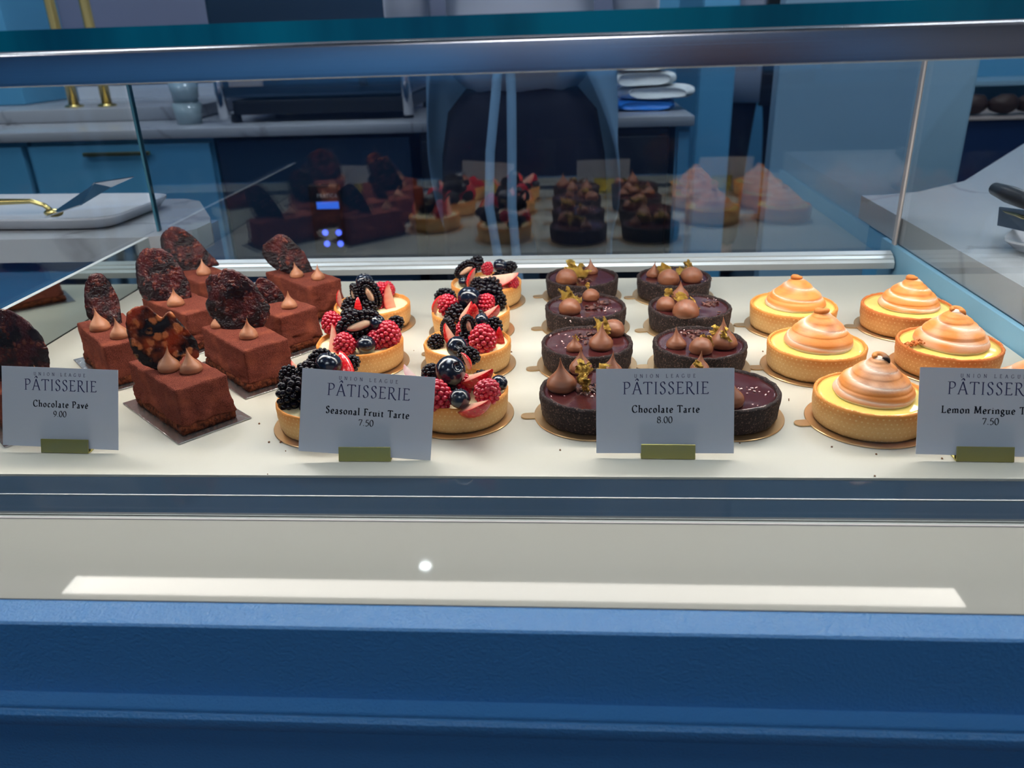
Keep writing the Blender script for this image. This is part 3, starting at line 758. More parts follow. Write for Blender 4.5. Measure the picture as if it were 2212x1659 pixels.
# ---- lemon meringue tarts
def bell(u):
    K = [(0, .97), (.10, 1.0), (.25, .95), (.42, .82), (.58, .65), (.72, .48), (.84, .33), (.93, .22), (1, .06)]
    for (a, p), (b, q) in zip(K, K[1:]):
        if u <= b:
            t = (u-a)/(b-a); t2 = t*t*(3-2*t); return p+(q-p)*(.6*t+.4*t2)
    return .06
def meringue(seed, tiers, w, h, tipdark=.3, lean=.0, white=0.):
    """piped dome of turned rings; the browning is the meringue's own colour"""
    n = 70; prof = []
    for i in range(n):
        u = i/(n-1)
        env = bell(u)
        s = (u*tiers) % 1
        ridge = math.sin(PI*min(1, s*1.0))**.6
        r = w*(env*(1-.0)-.055*(1-ridge)*(1-u*.5))
        prof.append((max(.0003, r), h*u, ridge, u))
    v = []; f = []; col = []; seg = 56; rnd = random.Random(seed)
    ph = rnd.uniform(0, 6)
    W = Vector((1, .97, .88)); T1 = Vector(srgb(226, 142, 70)[:3]); T2 = Vector(srgb(168, 92, 42)[:3])
    for i in range(seg):
        a = 2*PI*i/seg
        for (r, z, rg, u) in prof:
            s = ((u*tiers)+a/(2*PI)) % 1 if u < .96 else .5
            rg = math.sin(PI*s)**.55
            rr = max(.0003, r+w*.035*(rg-1)*(1-u*.5)) if u < .97 else r
            p = Vector((rr*math.cos(a)+lean*u*u*w, rr*math.sin(a), z))
            p += Vector((math.cos(a), math.sin(a), 0))*noise.noise(p*90+Vector((seed, 0, 0)))*.0007
            v.append(p)
            k = (rg**.42)*min(1, .62+u*1.5)*(1 if u > .10 else (.1+u*4))
            k *= 1-white*max(0, noise.noise(p*50+Vector((seed*2, 5, 0)))+.3)
            k = max(0, min(1, k*(1.12+.4*noise.noise(p*70+Vector((0, seed, 0))))))
            c = W.lerp(T1, k)
            if rg < .2: c = c.lerp(W, .35)
            if u > .5: c = c.lerp(T2, max(0, noise.noise(p*120)*.8))
            col.append((*c, 1))
    n2 = len(prof)
    for i in range(seg):
        j = (i+1) % seg
        for q in range(n2-1): f.append((i*n2+q, j*n2+q, j*n2+q+1, i*n2+q+1))
    f.append(tuple(j*n2+n2-1 for j in range(seg)))
    mb = MB().add(v, f, 0, None, col)
    # curled tip
    pts = []; rad = []
    for i in range(12):
        q = i/11; a = ph+q*4.2
        pts.append((lean*w+math.cos(a)*.0042*(1-q*.3), math.sin(a)*.0042*(1-q*.3), h-.0025+.0028*math.sin(q*2.2)))
        rad.append(.0034*(1-q*.55))
    b = len(mb.v); mb.tube(pts, rad, 10)
    for i in range(b, len(mb.v)):
        k = (i-b)/(len(mb.v)-b)
        c = T1.lerp(T2, .4) if tipdark < .6 else T1.lerp(Vector((.03, .012, .006)), max(0, 1.1-k*1.5))
        mb.a[i] = (*c, 1)
    b = len(mb.v); mb.ico((lean*w, 0, h-.0022), .0046, 2, sc=(1, 1, .6))
    for i in range(b, len(mb.v)): mb.a[i] = (*W.lerp(T1, .5), 1)
    return mb.mesh('meringue', M['meringue'], True, True)
LSH = [shell(.0390, HR+.0006, .0030, M['crust'], 11+i, rough=.0005) for i in range(2)]+[shell(.0395, HR+.0006, .0030, M['crustdeep'], 21+i, rough=.0006) for i in range(2)]
CURD = disc(.0366, HR-.0006, M['curd'], 'lemon_curd', dome=.0006, seed=3, amp=.0006)
LT = [
 (.2121, .7225, 'lemon tart with a ringed meringue and plain flat tip, back left of the lemon tarts', 'back left lemon tart', 0, 3.2, .0272, .034, .2, 0, .0),
 (.2050, .6224, 'lemon tart with a smooth broad meringue curled over at the tip, middle of its column', 'lemon tart with the smooth curled meringue', 1, 2.4, .0275, .036, .3, .06, .2),
 (.2153, .5245, 'front lemon tart whose meringue tip is burnt black, beside the Lemon Meringue sign', 'front lemon tart with the burnt tip', 0, 3.4, .0275, .0355, 1, .0, .3),
 (.3127, .7165, 'lemon tart in a deep brown crust with a tight ring curl, back right corner', 'back right lemon tart', 2, 3.8, .0265, .034, .2, 0, .0),
 (.3095, .6215, 'lemon tart with a broken patch at its left rim and a toasted knob on top', 'lemon tart with the broken rim', 3, 2.9, .0285, .036, .3, .04, .3),
 (.3190, .5225, 'lemon tart mostly hidden behind the Lemon Meringue sign, only its meringue showing', 'lemon tart hidden behind the sign', 1, 3.3, .0275, .034, .2, 0, .4),
]
for k, (x, y, lab, short, sh, ti, w, h, td, ln, wh) in enumerate(LT):
    t = thing('lemon_meringue_tart', lab, 'tart', (x, y, ZT), 'lemon meringue tarts')
    link('crust', LSH[sh], t, rot=(0, 0, k*1.1))
    link('lemon_curd', CURD, t, rot=(0, 0, k))
    link('meringue', meringue(k+3, ti, w, h*.81, td, ln, wh), t, (.0015, .001, HR-.0012), (0, 0, k*.9))
    if k == 4:
        mb = MB(); r = random.Random(3)
        for i in range(46):
            q = r.random(); p = Vector((-.0375+q*.013+r.uniform(-.0015, .0015), -.007+r.uniform(-.004, .004), HR+.0002+q*.004+r.uniform(0, .001)))
            mb.ico(p, r.uniform(.0006, .0016), 1, nz=.4)
        o = link('crust_crumbs', mb.mesh('crust_crumbs', M['crustdeep']), t, label='rough broken crust patch'); o['kind'] = 'stuff'
    round_board((x, y, Z0+.0001), short, .0428, R(176+5*(k % 3)))

# ---- berries (built once, one mesh each, reused)
def fib(n):
    return [(math.acos(1-2*(i+.5)/n), PI*(1+5**.5)*i) for i in range(n)]
def raspberry(seed):
    mb = MB(); mb.ico((0, 0, 0), .8, 2, sc=(.78, .78, .95))
    r = random.Random(seed)
    for th, ph in fib(74):
        z = math.cos(th); w = .80*(1-.22*max(0, z))
        p = Vector((math.sin(th)*math.cos(ph)*w, math.sin(th)*math.sin(ph)*w, z*.95))
        mb.ico(p*.89, .19+r.uniform(-.015, .02), 2, sc=(1, 1, .9))
    return mb.mesh('raspberry', M['raspberry'])
def blackberry(seed):
    mb = MB(); mb.ico((0, 0, 0), .8, 2, sc=(.72, .72, 1.05))
    r = random.Random(seed)
    for th, ph in fib(52):
        z = math.cos(th); w = .78
        p = Vector((math.sin(th)*math.cos(ph)*w, math.sin(th)*math.sin(ph)*w, z*1.1))
        mb.ico(p*.93, .20+r.uniform(-.03, .03), 2)
    return mb.mesh('blackberry', M['blackberry'])
def halved_blackberry(seed):
    # cut face looks along -y: pale core framed by drupelets
    mb = MB(); r = random.Random(seed)
    L, W = 1.25, .72
    mb.ico((0, .12, 0), 1, 2, sc=(W*.86, .34, L*.88))
    for th, ph in fib(90):
        p = Vector((math.sin(th)*math.cos(ph)*W, math.sin(th)*math.sin(ph)*.5, math.cos(th)*L))
        if p.y < -.02: continue
        mb.ico(p+Vector((0, .05, 0)), .18+r.uniform(-.02, .03), 1)
    for i in range(22):
        a = 2*PI*i/22
        mb.ico((math.cos(a)*W*.95, -.06, math.sin(a)*L*.97), .17+r.uniform(-.02, .03), 2)
    for i in range(18):
        a = 2*PI*i/18
        mb.ico((math.cos(a)*W*.58, -.16, math.sin(a)*L*.72), .15, 2)
    mb.ico((0, -.2, 0), 1, 3, mi=1, sc=(.24, .14, .80), nz=.25)
    return mb.mesh('halved_blackberry', [M['blackberry'], M['core']])
def blueberry(seed):
    def fn(p):
        p = p*(1+.03*noise.noise(p*1.6+Vector((seed, 0, 0)))); return p
    prof = [(.01, -.88), (.35, -.84), (.62, -.68), (.85, -.42), (.98, -.1), (1.0, .12), (.93, .42), (.78, .66), (.58, .82), (.40, .885), (.30, .90), (.27, .84), (.20, .74), (.01, .72)]
    mb = MB().lathe(prof, 32, fn=fn)
    for i in range(5):
        a = 2*PI*i/5
        T = Matrix.Rotation(a, 4, 'Z') @ Matrix.Translation((.33, 0, .88)) @ Matrix.Rotation(R(-50), 4, 'Y')
        mb.add([(-.02, -.13, 0), (-.02, .13, 0), (.15, 0, .02), (-.02, 0, -.05)], [(0, 2, 1), (0, 3, 2), (1, 2, 3)], 0, T)
    return mb.mesh('blueberry', M['blueberry'])
def strawberry(seed, span=R(95), flat=1.):
    # wedge cut lengthwise: red seeded skin outside, pale flesh on the two cut faces; tip at +z
    mb = MB(); nu, nv = 41, 21; v = []; f = []; col = []
    red = Vector(srgb(214, 22, 34)[:3]); pale = Vector(srgb(250, 196, 168)[:3]); pink = Vector(srgb(236, 92, 84)[:3])
    def prof(u): return (math.sin(PI*min(1, (u*.93+.07))**.8)**.62)*.60*(1 if u < .98 else .5)
    for i in range(nu):
        u = i/(nu-1); z = -1+2.0*u; r = prof(u)+.02
        for j in range(nv):
            a = -span/2+span*j/(nv-1)
            ss = .03 if (i % 5 == 2 and j % 4 == (3 if (i//5) % 2 else 1)) else 0
            p = Vector((r*math.cos(a), r*math.sin(a), z))*(1-ss)
            v.append(p)
            c = red.lerp(Vector(srgb(240, 90, 40)[:3]), max(0, -z)*.6)
            if ss > 0: c = Vector(srgb(244, 150, 110)[:3])
            col.append((*c, 1))
    for i in range(nu-1):
        for j in range(nv-1): f.append((i*nv+j, i*nv+j+1, (i+1)*nv+j+1, (i+1)*nv+j))
    mb.add(v, f, 0, None, col)
    for sgn in (-1, 1):
        v = []; f = []; col = []; a = sgn*span/2; K = 8
        for i in range(nu):
            u = i/(nu-1); z = -1+2*u; r = prof(u)+.02
            for q in range(K):
                s = q/(K-1)
                v.append(Vector((r*s*math.cos(a), r*s*math.sin(a), z+.0)))
                c = pale.lerp(pink, .55*s+.25*abs(math.sin(z*9))*s)
                if s > .82: c = c.lerp(red, (s-.82)/.18)
                if u > .85: c = c.lerp(red, (u-.85)*4)
                col.append((*c, 1))
        for i in range(nu-1):
            for q in range(K-1): f.append((i*K+q, i*K+q+1, (i+1)*K+q+1, (i+1)*K+q) if sgn < 0 else (i*K+q, (i+1)*K+q, (i+1)*K+q+1, i*K+q+1))
        mb.add(v, f, 0, None, col)
    return mb.mesh('strawberry_slice', M['straw'], True, True)
BER = {'r': [raspberry(i) for i in range(3)], 'b': [blackberry(i) for i in range(2)], 'h': [halved_blackberry(i) for i in range(2)],
       'u': [blueberry(i) for i in range(3)], 's': [strawberry(1, R(80)), strawberry(2, R(120))]}
BN = {'r': 'raspberry', 'b': 'blackberry', 'h': 'halved_blackberry', 'u': 'blueberry', 's': 'strawberry_slice'}
FSH = [shell(.0373, HR, .0026, M['crust'], 31+i, rough=.0005) for i in range(3)]
FCR = disc(.0350, HR-.0030, M['cream'], 'pastry_cream', dome=.001, seed=8, amp=.0012)

def fruit_tart(x, y, label, short, fruit, k):
    t = thing('fruit_tart', label, 'tart', (x, y, ZT), 'seasonal fruit tarts')
    link('crust', FSH[k % 3], t, rot=(0, 0, k*1.7))
    link('pastry_cream', FCR, t, rot=(0, 0, k*1.1))
    for n, (kind, px, py, w, hz, rx, ry, rz) in enumerate(fruit):
        # px, py, w: centre and width seen in the photo; hz: height of the centre above the cream
        p = onz(px, py, ZT+HR-.003+hz); dep = abs((p-Vector((0, 0, CZ))).dot(Mcam.col[2]))
        div = {'r': 1.5, 'b': 1.45, 'h': 1.5, 'u': 1.95, 's': 1.08}[kind]
        child_at(BN[kind], BER[kind][n % len(BER[kind])], t, p, (R(rx), R(ry), R(rz)), w*dep/F/div)
    round_board((x, y, Z0+.0001), short, .0412, R(70+40*k))
FT = [
 (-.0835, .8076, 'fruit tart with a broad pale strawberry slice on top, farthest back of the fruit tarts', 'back fruit tart with the broad strawberry slice',
  [('h', 1008, 583, 34, .016, 20, 55, 10), ('s', 1024, 602, 28, .011, -10, -14, 170), ('s', 1076, 594, 50, .015, 12, 80, 0), ('u', 1080, 575, 30, .015, 20, 30, 0),
   ('r', 1053, 580, 24, .015, 0, 20, 0), ('b', 1060, 618, 34, .005, 0, 90, 20), ('r', 1108, 610, 24, .007, 10, 0, 0), ('u', 1002, 610, 24, .005, 0, 0, 0),
   ('b', 1032, 616, 28, .005, 90, 10, 0), ('b', 1028, 570, 26, .016, 0, 60, 60), ('s', 1092, 614, 26, .005, 0, 70, 200), ('b', 1082, 600, 26, .004, 0, 80, 0), ('b', 1100, 577, 22, .012, 0, 80, 0)]),
 (-.0900, .7170, 'fruit tart topped by one large blueberry between raspberries, third from the front', 'fruit tart with the large top blueberry',
  [('u', 1013, 645, 50, .018, -40, 20, 0), ('r', 968, 660, 42, .012, 20, -10, 0), ('s', 948, 658, 24, .010, 0, -20, 180), ('b', 1056, 640, 40, .014, 0, 70, 20),
   ('s', 1058, 668, 40, .012, -10, 60, -60), ('r', 1048, 656, 38, .012, 0, 40, 0), ('s', 1004, 668, 30, .016, 0, 40, -30), ('b', 985, 680, 40, .006, 90, 0, 0), ('r', 1012, 690, 34, .004, 0, 0, 0),
   ('b', 1076, 654, 30, .008, 0, 20, 0), ('b', 962, 640, 30, .006, 0, 90, 0), ('b', 1030, 690, 36, .004, 90, 30, 0)]),
 (-.0840, .6335, 'fruit tart with an upright strawberry slice between blackberries and a raspberry at right', 'fruit tart with the upright strawberry slice',
  [('h', 966, 712, 36, .012, 10, 28, -40), ('s', 982, 726, 42, .010, -18, 24, 175), ('h', 1012, 706, 32, .017, 8, -8, 20), ('u', 987, 750, 46, .012, 60, 10, 20), ('b', 1012, 768, 34, .013, 50, 100, 30),
   ('r', 1043, 732, 54, .010, 8, 4, 0), ('b', 1068, 706, 30, .009, 10, 0, 0), ('u', 1040, 692, 30, .017, -30, 20, 0), ('s', 1082, 724, 28, .007, 0, 24, -100), ('s', 1020, 672, 26, .018, 0, 30, -60),
   ('b', 1010, 735, 38, .005, 90, 0, 0), ('r', 1000, 715, 34, .005, 0, 0, 0), ('r', 1062, 722, 30, .003, 0, 0, 0), ('b', 942, 740, 30, .003, 90, 20, 0)]),
 (-.0800, .5355, 'front fruit tart crowned by a large glossy blueberry, right of the Seasonal Fruit Tarte sign', 'front fruit tart with the large glossy blueberry',
  [('u', 972, 802, 66, .019, 50, 25, 30), ('r', 945, 855, 58, .009, -6, -6, 0), ('u', 993, 862, 46, .010, -20, 0, 0), ('s', 1030, 806, 54, .016, -30, 60, -70), ('r', 1053, 846, 52, .010, 30, 20, 0),
   ('s', 1026, 870, 56, .009, -24, 62, -70), ('u', 1078, 828, 36, .007, 0, 40, 0), ('b', 932, 806, 36, .012, 60, 20, 0), ('s', 900, 812, 40, .012, 0, 50, 160), ('s', 1003, 780, 24, .020, 0, -20, 30),
   ('r', 1000, 830, 40, .006, 0, 0, 0), ('r', 920, 835, 36, .005, 0, 0, 0), ('b', 965, 845, 40, .003, 90, 0, 0), ('b', 1040, 822, 36, .004, 90, 0, 0), ('u', 915, 870, 34, .005, 0, 0, 0)]),
 (-.1900, .7380, 'fruit tart with two upright halved blackberries leaning together, left back of the fruit tarts', 'fruit tart with upright halved blackberries',
  [('h', 800, 636, 42, .017, 12, -14, 0), ('h', 768, 640, 34, .014, 10, 10, -50), ('u', 787, 609, 36, .024, 0, 0, 0), ('r', 824, 630, 34, .014, 0, -10, 0), ('s', 850, 645, 40, .010, -10, 6, 165),
   ('s', 738, 645, 22, .010, 0, 8, 170), ('s', 776, 662, 24, .008, 0, 6, -90), ('r', 812, 655, 34, .005, 0, 0, 0), ('b', 758, 662, 34, .005, 90, 0, 0), ('b', 798, 665, 34, .004, 90, 30, 0), ('r', 838, 625, 28, .009, 0, 0, 0)]),
 (-.1780, .6365, 'fruit tart with a halved blackberry lying flat over three raspberries, behind the fruit sign', 'fruit tart with the flat halved blackberry',
  [('h', 776, 702, 56, .020, -14, 78, 8), ('u', 814, 698, 36, .020, 20, 30, 0), ('r', 718, 698, 42, .014, 0, -8, 0), ('s', 712, 736, 40, .009, -14, 18, 30), ('r', 744, 744, 44, .008, 14, 0, 0),
   ('r', 838, 722, 50, .011, 10, 10, 0), ('u', 791, 746, 42, .007, 0, 0, 0), ('b', 852, 702, 30, .011, 0, 50, 0), ('r', 772, 728, 40, .006, 0, 0, 0), ('r', 812, 736, 40, .006, 0, 0, 0), ('b', 756, 690, 40, .010, 90, 0, 0), ('b', 800, 700, 44, .009, 90, 40, 0)]),
 (-.1748, .5210, 'fruit tart heaped with blackberries, mostly hidden by the Seasonal Fruit Tarte sign', 'front fruit tart heaped with blackberries',
  [('u', 710, 790, 58, .021, -10, 20, 0), ('b', 632, 852, 58, .009, 20, 26, 0), ('b', 664, 806, 44, .015, 40, 40, 0), ('b', 690, 776, 36, .021, 0, 60, 20), ('s', 744, 796, 42, .015, 0, -30, -60), ('b', 756, 788, 32, .013, 0, 50, 0),
   ('b', 625, 815, 36, .010, 0, 0, 0), ('s', 650, 798, 30, .012, 0, 40, 180), ('r', 700, 830, 50, .010, 0, 0, 0), ('r', 760, 840, 50, .009, 0, 0, 0), ('b', 680, 875, 50, .006, 90, 0, 0), ('u', 740, 880, 46, .005, 0, 0, 0), ('r', 790, 860, 40, .004, 0, 0, 0)]),
]
for k, a in enumerate(FT): fruit_tart(*a, k)

# ------------------------------------------------------------------ chocolate pavés
PL, PW, PH = .085, .040, .0355
def pave_mesh(seed):
    bm = bmesh.new(); bmesh.ops.create_cube(bm, size=1)
    for v in bm.verts: v.co = Vector((v.co.x*PL, v.co.y*PW, v.co.z*(PH-.006)+(PH-.006)/2+.006))
    bmesh.ops.bevel(bm, geom=bm.edges[:], offset=.0016, segments=2, profile=.6, affect='EDGES')
    bmesh.ops.subdivide_edges(bm, edges=[e for e in bm.edges if e.calc_length() > .01], cuts=17, use_grid_fill=True)
    sv = Vector((seed*3.7, seed*1.3, seed))
    for v in bm.verts:
        p = v.co
        side = Vector((p.x if abs(p.x) > PL*.45 else 0, p.y if abs(p.y) > PW*.43 else 0, 0))
        if side.length > 0: side.normalize()
        low = max(0, 1-(p.z-.006)/.016)
        n = noise.noise(p*90+sv)*.0012+noise.noise(p*300+sv)*.0005
        crack = min(0, noise.noise(Vector((p.x, p.y, p.z*2.2))*120+sv*2)+.30)*.010*(.25+low)
        v.co = p+side*(n*(1+2*low)+low*.0011+crack)+Vector((0, 0, noise.noise(p*80+sv)*.0005 if p.z > .02 else 0))
    me = bpy.data.meshes.new('mousse_block'); bm.to_mesh(me); bm.free()
    me.materials.append(M['cake']); me.polygons.foreach_set('use_smooth', [True]*len(me.polygons))
    return me
def base_mesh(seed):
    bm = bmesh.new(); bmesh.ops.create_cube(bm, size=1)
    for v in bm.verts: v.co = Vector((v.co.x*(PL+.003), v.co.y*(PW+.003), v.co.z*.0066+.0034))
    bmesh.ops.bevel(bm, geom=bm.edges[:], offset=.001, segments=1, affect='EDGES')
    bmesh.ops.subdivide_edges(bm, edges=[e for e in bm.edges if e.calc_length() > .01], cuts=16, use_grid_fill=True)
    sv = Vector((seed*2.7, seed, 4))
    for v in bm.verts:
        d = Vector((v.co.x, v.co.y*2, 0)).normalized(); v.co += d*(noise.noise(v.co*260+sv)*.0017-.0003)+Vector((0, 0, noise.noise(v.co*300+sv)*.0003))
    me = bpy.data.meshes.new('biscuit_base'); bm.to_mesh(me); bm.free()
    me.materials.append(M['biscuit']); me.polygons.foreach_set('use_smooth', [True]*len(me.polygons))
    return me
PM = [pave_mesh(i) for i in range(3)]; BM_ = [base_mesh(i) for i in range(3)]
def brittle(outline, thick, m, seed):
    """wafer in the local x-z plane; outline in metres, foot at the origin"""
    O = cat(outline, 8, True)[:-1]
    c = sum(O, Vector())/len(O); rings = 16; n = len(O); v = []; f = []
    sv = Vector((seed*7.1, 0, seed))
    for side in (-1, 1):
        for k in range(rings+1):
            s = k/rings
            for p in O:
                q = c+(p-c)*s*(1+(.035*noise.noise(p*230+sv)+.02*noise.noise(p*700+sv) if k == rings else 0))
                w = Vector((q.x, 0, q.y))
                th = thick*(.5+.35*noise.noise(w*130+sv)*min(1, s*3)+.3*noise.noise(w*260+sv*side)*min(1, s*3)) if s < .97 else thick*.22
                bend = 9*(q.x-c.x)**2+.0015*noise.noise(w*45+sv)
                v.append(Vector((q.x, side*th+bend, q.y)))
    N = (rings+1)*n
    for sd in (0, 1):
        for k in range(rings):
            for i in range(n):
                j = (i+1) % n; a = sd*N
                q = (a+k*n+i, a+k*n+j, a+(k+1)*n+j, a+(k+1)*n+i)
                f.append(q if sd == 0 else q[::-1])
    for i in range(n):
        j = (i+1) % n; f.append((rings*n+i, rings*n+j, N+rings*n+j, N+rings*n+i))
    return MB().add(v, f).mesh('nut_brittle', m)

def pave(x, y, ang, label, short, outline, foot, yaw, kisses, k, m='brittle', lean=12):
    """outline: wafer silhouette in photo pixels; foot: pixel where it stands in the cake"""
    t = thing('chocolate_pave', label, 'cake', (x, y, ZT), 'chocolate mousse cakes')
    a = R(ang)
    link('biscuit_base', BM_[k % 3], t, rot=(0, 0, a+PI*(k % 2)))
    link('mousse_block', PM[k % 3], t, rot=(0, 0, a+PI*((k+1) % 2)))
    zt = ZT+PH-.0004
    p = onz(foot[0], foot[1], zt); dep = abs((p-Vector((0, 0, CZ))).dot(Mcam.col[2]))
    s = dep/F
    # direction across the wafer as seen, stretched back to true size by its turn away from the viewer
    kx = 1/max(.35, math.cos(R(yaw))-(foot[0]-1106)/F*-1*-math.sin(R(yaw)))
    ky = 1/math.cos(R(24-lean))
    pts = [((px-foot[0])*s*kx, (foot[1]-py)*s*ky-.001) for px, py in outline]
    child_at('nut_brittle', brittle(pts, .0016, M[m], k+1), t, p, (R(-lean), 0, R(yaw+4.2)))
    for (px, py, w) in kisses:
        q = onz(px, py, zt); dep = abs((q-Vector((0, 0, CZ))).dot(Mcam.col[2])); d = w*dep/F
        q.y += d*.42; q.z -= .0005
        child_at('chocolate_kiss', KISS[int(px) % 4], t, q, (0, 0, px*.3), d)
    pts = [(-.0515, -.0285), (.0515, -.0285), (.0515, .0285), (-.0515, .0285)]
    mb = MB().bbox(-.0515, .0515, -.0285, .0285, 0, .0012, .0003, 1)
    o = link('cake_board', mb.mesh('cake_board', M['silverboard'], False), None, (x, y, Z0+.0001), (0, 0, a))
    tag(o, 'rectangular silver cake board under the '+short, 'cake board', 'rectangular silver cake boards')
PV = [
 (-.4215, .5360, 138, 'chocolate mousse cake at the left edge, hidden by the Chocolate Pav\u00e9 sign except its brittle', 'chocolate cake behind the Chocolate Pav\u00e9 sign',
  [(-40, 700), (0, 672), (30, 666), (62, 682), (88, 712), (101, 750), (102, 780), (96, 815), (60, 835), (0, 835), (-40, 800)], (32, 826), -6, [(78, 836, 40)], 0, 'brittle'),
 (-.2954, .5412, 138.5, 'front chocolate mousse cake with translucent amber brittle, right of the Chocolate Pav\u00e9 sign', 'front chocolate cake with the amber brittle',
  [(281, 700), (291, 672), (314, 660), (338, 661), (354, 676), (366, 686), (376, 678), (388, 676), (402, 698), (420, 724), (430, 745), (431, 770), (420, 779), (400, 772), (384, 786), (356, 800), (330, 793), (300, 776), (284, 740)], (350, 800), 6, [(358, 808, 48), (406, 811, 47)], 1, 'amber'),
 (-.3920, .6295, 134, 'chocolate mousse cake with a slim dark brittle turned edgewise, beside the low mirror panel', 'chocolate cake with the slim brittle',
  [(199, 660), (205, 630), (218, 600), (238, 588), (256, 596), (268, 620), (274, 655), (267, 690), (263, 716), (248, 728), (232, 712), (212, 690), (200, 676)], (242, 704), 42, [(208, 719, 43), (252, 735, 40)], 2, 'brittle'),
 (-.2720, .6180, 135.5, 'chocolate mousse cake with a wide lumpy dark brittle, beside the fruit tarts', 'chocolate cake with the wide lumpy brittle',
  [(443, 655), (452, 640), (449, 610), (460, 594), (478, 594), (498, 582), (525, 588), (552, 612), (570, 645), (580, 668), (572, 695), (552, 712), (534, 706), (514, 716), (488, 712), (466, 695), (448, 675)], (518, 712), -4, [(532, 736, 40), (466, 712, 30)], 0, 'brittle'),
 (-.3647, .7060, 143, 'chocolate mousse cake with an upright oval brittle, middle of the left row', 'chocolate cake with the upright oval brittle',
  [(298, 590), (304, 560), (325, 540), (352, 537), (378, 546), (392, 568), (402, 590), (411, 620), (410, 650), (398, 656), (372, 650), (340, 648), (312, 644), (300, 625)], (362, 650), 5, [(374, 665, 36)], 1, 'brittle'),
 (-.3930, .8080, 138, 'chocolate mousse cake with a tall dark brittle sloping down rightwards, left end of back row', 'chocolate cake with the sloping brittle at the back left',
  [(357, 512), (370, 496), (388, 489), (408, 494), (432, 515), (452, 542), (465, 560), (474, 577), (456, 578), (430, 584), (398, 588), (368, 584), (356, 550)], (415, 584), 14, [(436, 597, 31)], 2, 'brittle'),
 (-.2730, .6965, 141, 'chocolate mousse cake with one pointed drop and brittle half hidden by the lumpy one', 'chocolate cake with one pointed drop',
  [(560, 606), (572, 596), (590, 604), (606, 620), (616, 642), (612, 655), (592, 662), (570, 655), (555, 640), (552, 620)], (588, 656), 20, [(621, 670, 34)], 0, 'brittle'),
 (-.2734, .7890, 137, 'chocolate mousse cake with two small drops and a leaning brittle, back row centre', 'back chocolate cake with two small drops',
  [(572, 540), (580, 522), (600, 510), (614, 505), (630, 508), (644, 522), (662, 545), (670, 565), (676, 588), (668, 600), (650, 598), (630, 590), (606, 580), (586, 566)], (648, 592), 12, [(638, 602, 29), (684, 607, 29)], 1, 'brittle'),
]
for k, a in enumerate(PV): pave(a[0], a[1], a[2], a[3], a[4], a[5], a[6], a[7], a[8], k, a[10])

# crumbs on the tray
mb = MB(); r = random.Random(2)
for px, py in [(581, 955), (606, 955), (617, 974), (894, 757), (1105, 760), (1210, 972), (1648, 759), (1704, 865), (1797, 965), (1893, 981), (1890, 1028), (578, 1024), (1598, 957), (1704, 862), (2035, 990), (1150, 895), (560, 915)]:
    mb.ico(onz(px, py, Z0+.0004), r.uniform(.0004, .0009), 1, nz=.3)
o = link('crumbs', mb.mesh('crumbs', M['crumb'])); tag(o, 'loose brown crumbs scattered on the off-white tray', 'crumbs'); o['kind'] = 'stuff'

# ------------------------------------------------------------------ things on the marble beside the case
def platter(name, label, cx, cy, w, d, z, rot, h=.018):
    mb = MB()
    prof = [(.0, 0), (.86, 0), (.93, .2), (1.0, .85), (1.0, 1.0), (.975, 1.0), (.93, .75), (.86, .42), (0, .38)]
    N = 48; v = []; f = []
    def sup(a):
        c, s = math.cos(a), math.sin(a); e = .28
        return Vector((math.copysign(abs(c)**e, c), math.copysign(abs(s)**e, s), 0))
    for i in range(N):
        q = sup(2*PI*i/N)
        for k, (rr, zz) in enumerate(prof):
            inset = (1-rr)*.12
            x = q.x*(w/2-inset) if rr > 0 else 0; y = q.y*(d/2-inset) if rr > 0 else 0
            v.append((x, y, zz*h))
    n = len(prof)
    for i in range(N):
        j = (i+1) % N
        for k in range(n-1): f.append((i*n+k, j*n+k, j*n+k+1, i*n+k+1))
    o = link(name, autosmooth(mb.add(v, f).mesh(name, M['plate'])), None, (cx, cy, z), (0, 0, rot))
    return tag(o, label, 'platter')
platter('serving_platter', 'white rectangular porcelain platter under the gold cake server, left of the case', -.725, 1.035, .34, .17, .8702, R(-3), .017)
platter('serving_platter', 'white rectangular porcelain platter under the serving tongs, right of the case', .555, .845, .27, .13, .8702, R(47), .013)
# cake server
t = thing('cake_server', 'gold cake server resting on the white platter at the left', 'cake server', (-.66, .99, .888))
a0 = ony(-60, 446, 1.0); b0 = ony(70, 443, .99); c0 = ony(98, 452, .985); d0 = ony(118, 468, .985)
L = lambda p: Vector(p)-t.location
mb = MB().tube([L(a0), L(a0.lerp(b0, .5)), L(b0), L(c0), L(d0)], [.0045, .0042, .0032, .0030, .0036], 12)
link('handle', mb.mesh('handle', M['brass']), t)
e0 = ony(96, 479, .975); e1 = ony(150, 462, 1.0); tip = ony(291, 390, 1.02); s0 = ony(206, 404, .965); s1 = ony(176, 452, .93)
blade = [L(e0), L(s1), L(ony(242, 412, .99)), L(tip), L(s0), L(e1)]
nrm = (blade[1]-blade[0]).cross(blade[5]-blade[0]).normalized()*.0006
v = [p-nrm for p in blade]+[p+nrm for p in blade]; n = 6
f = [tuple(range(n))[::-1], tuple(range(n, 2*n))]+[(i, (i+1) % n, (i+1) % n+n, i+n) for i in range(n)]
link('blade', MB().add(v, f).mesh('blade', M['steel'], False), t)
mb = MB().ico(L(ony(118, 468, .982)), .010, 3, sc=(1.3, .6, .55)); link('shoulder', mb.mesh('shoulder', M['brass']), t)
t.location.z += .005
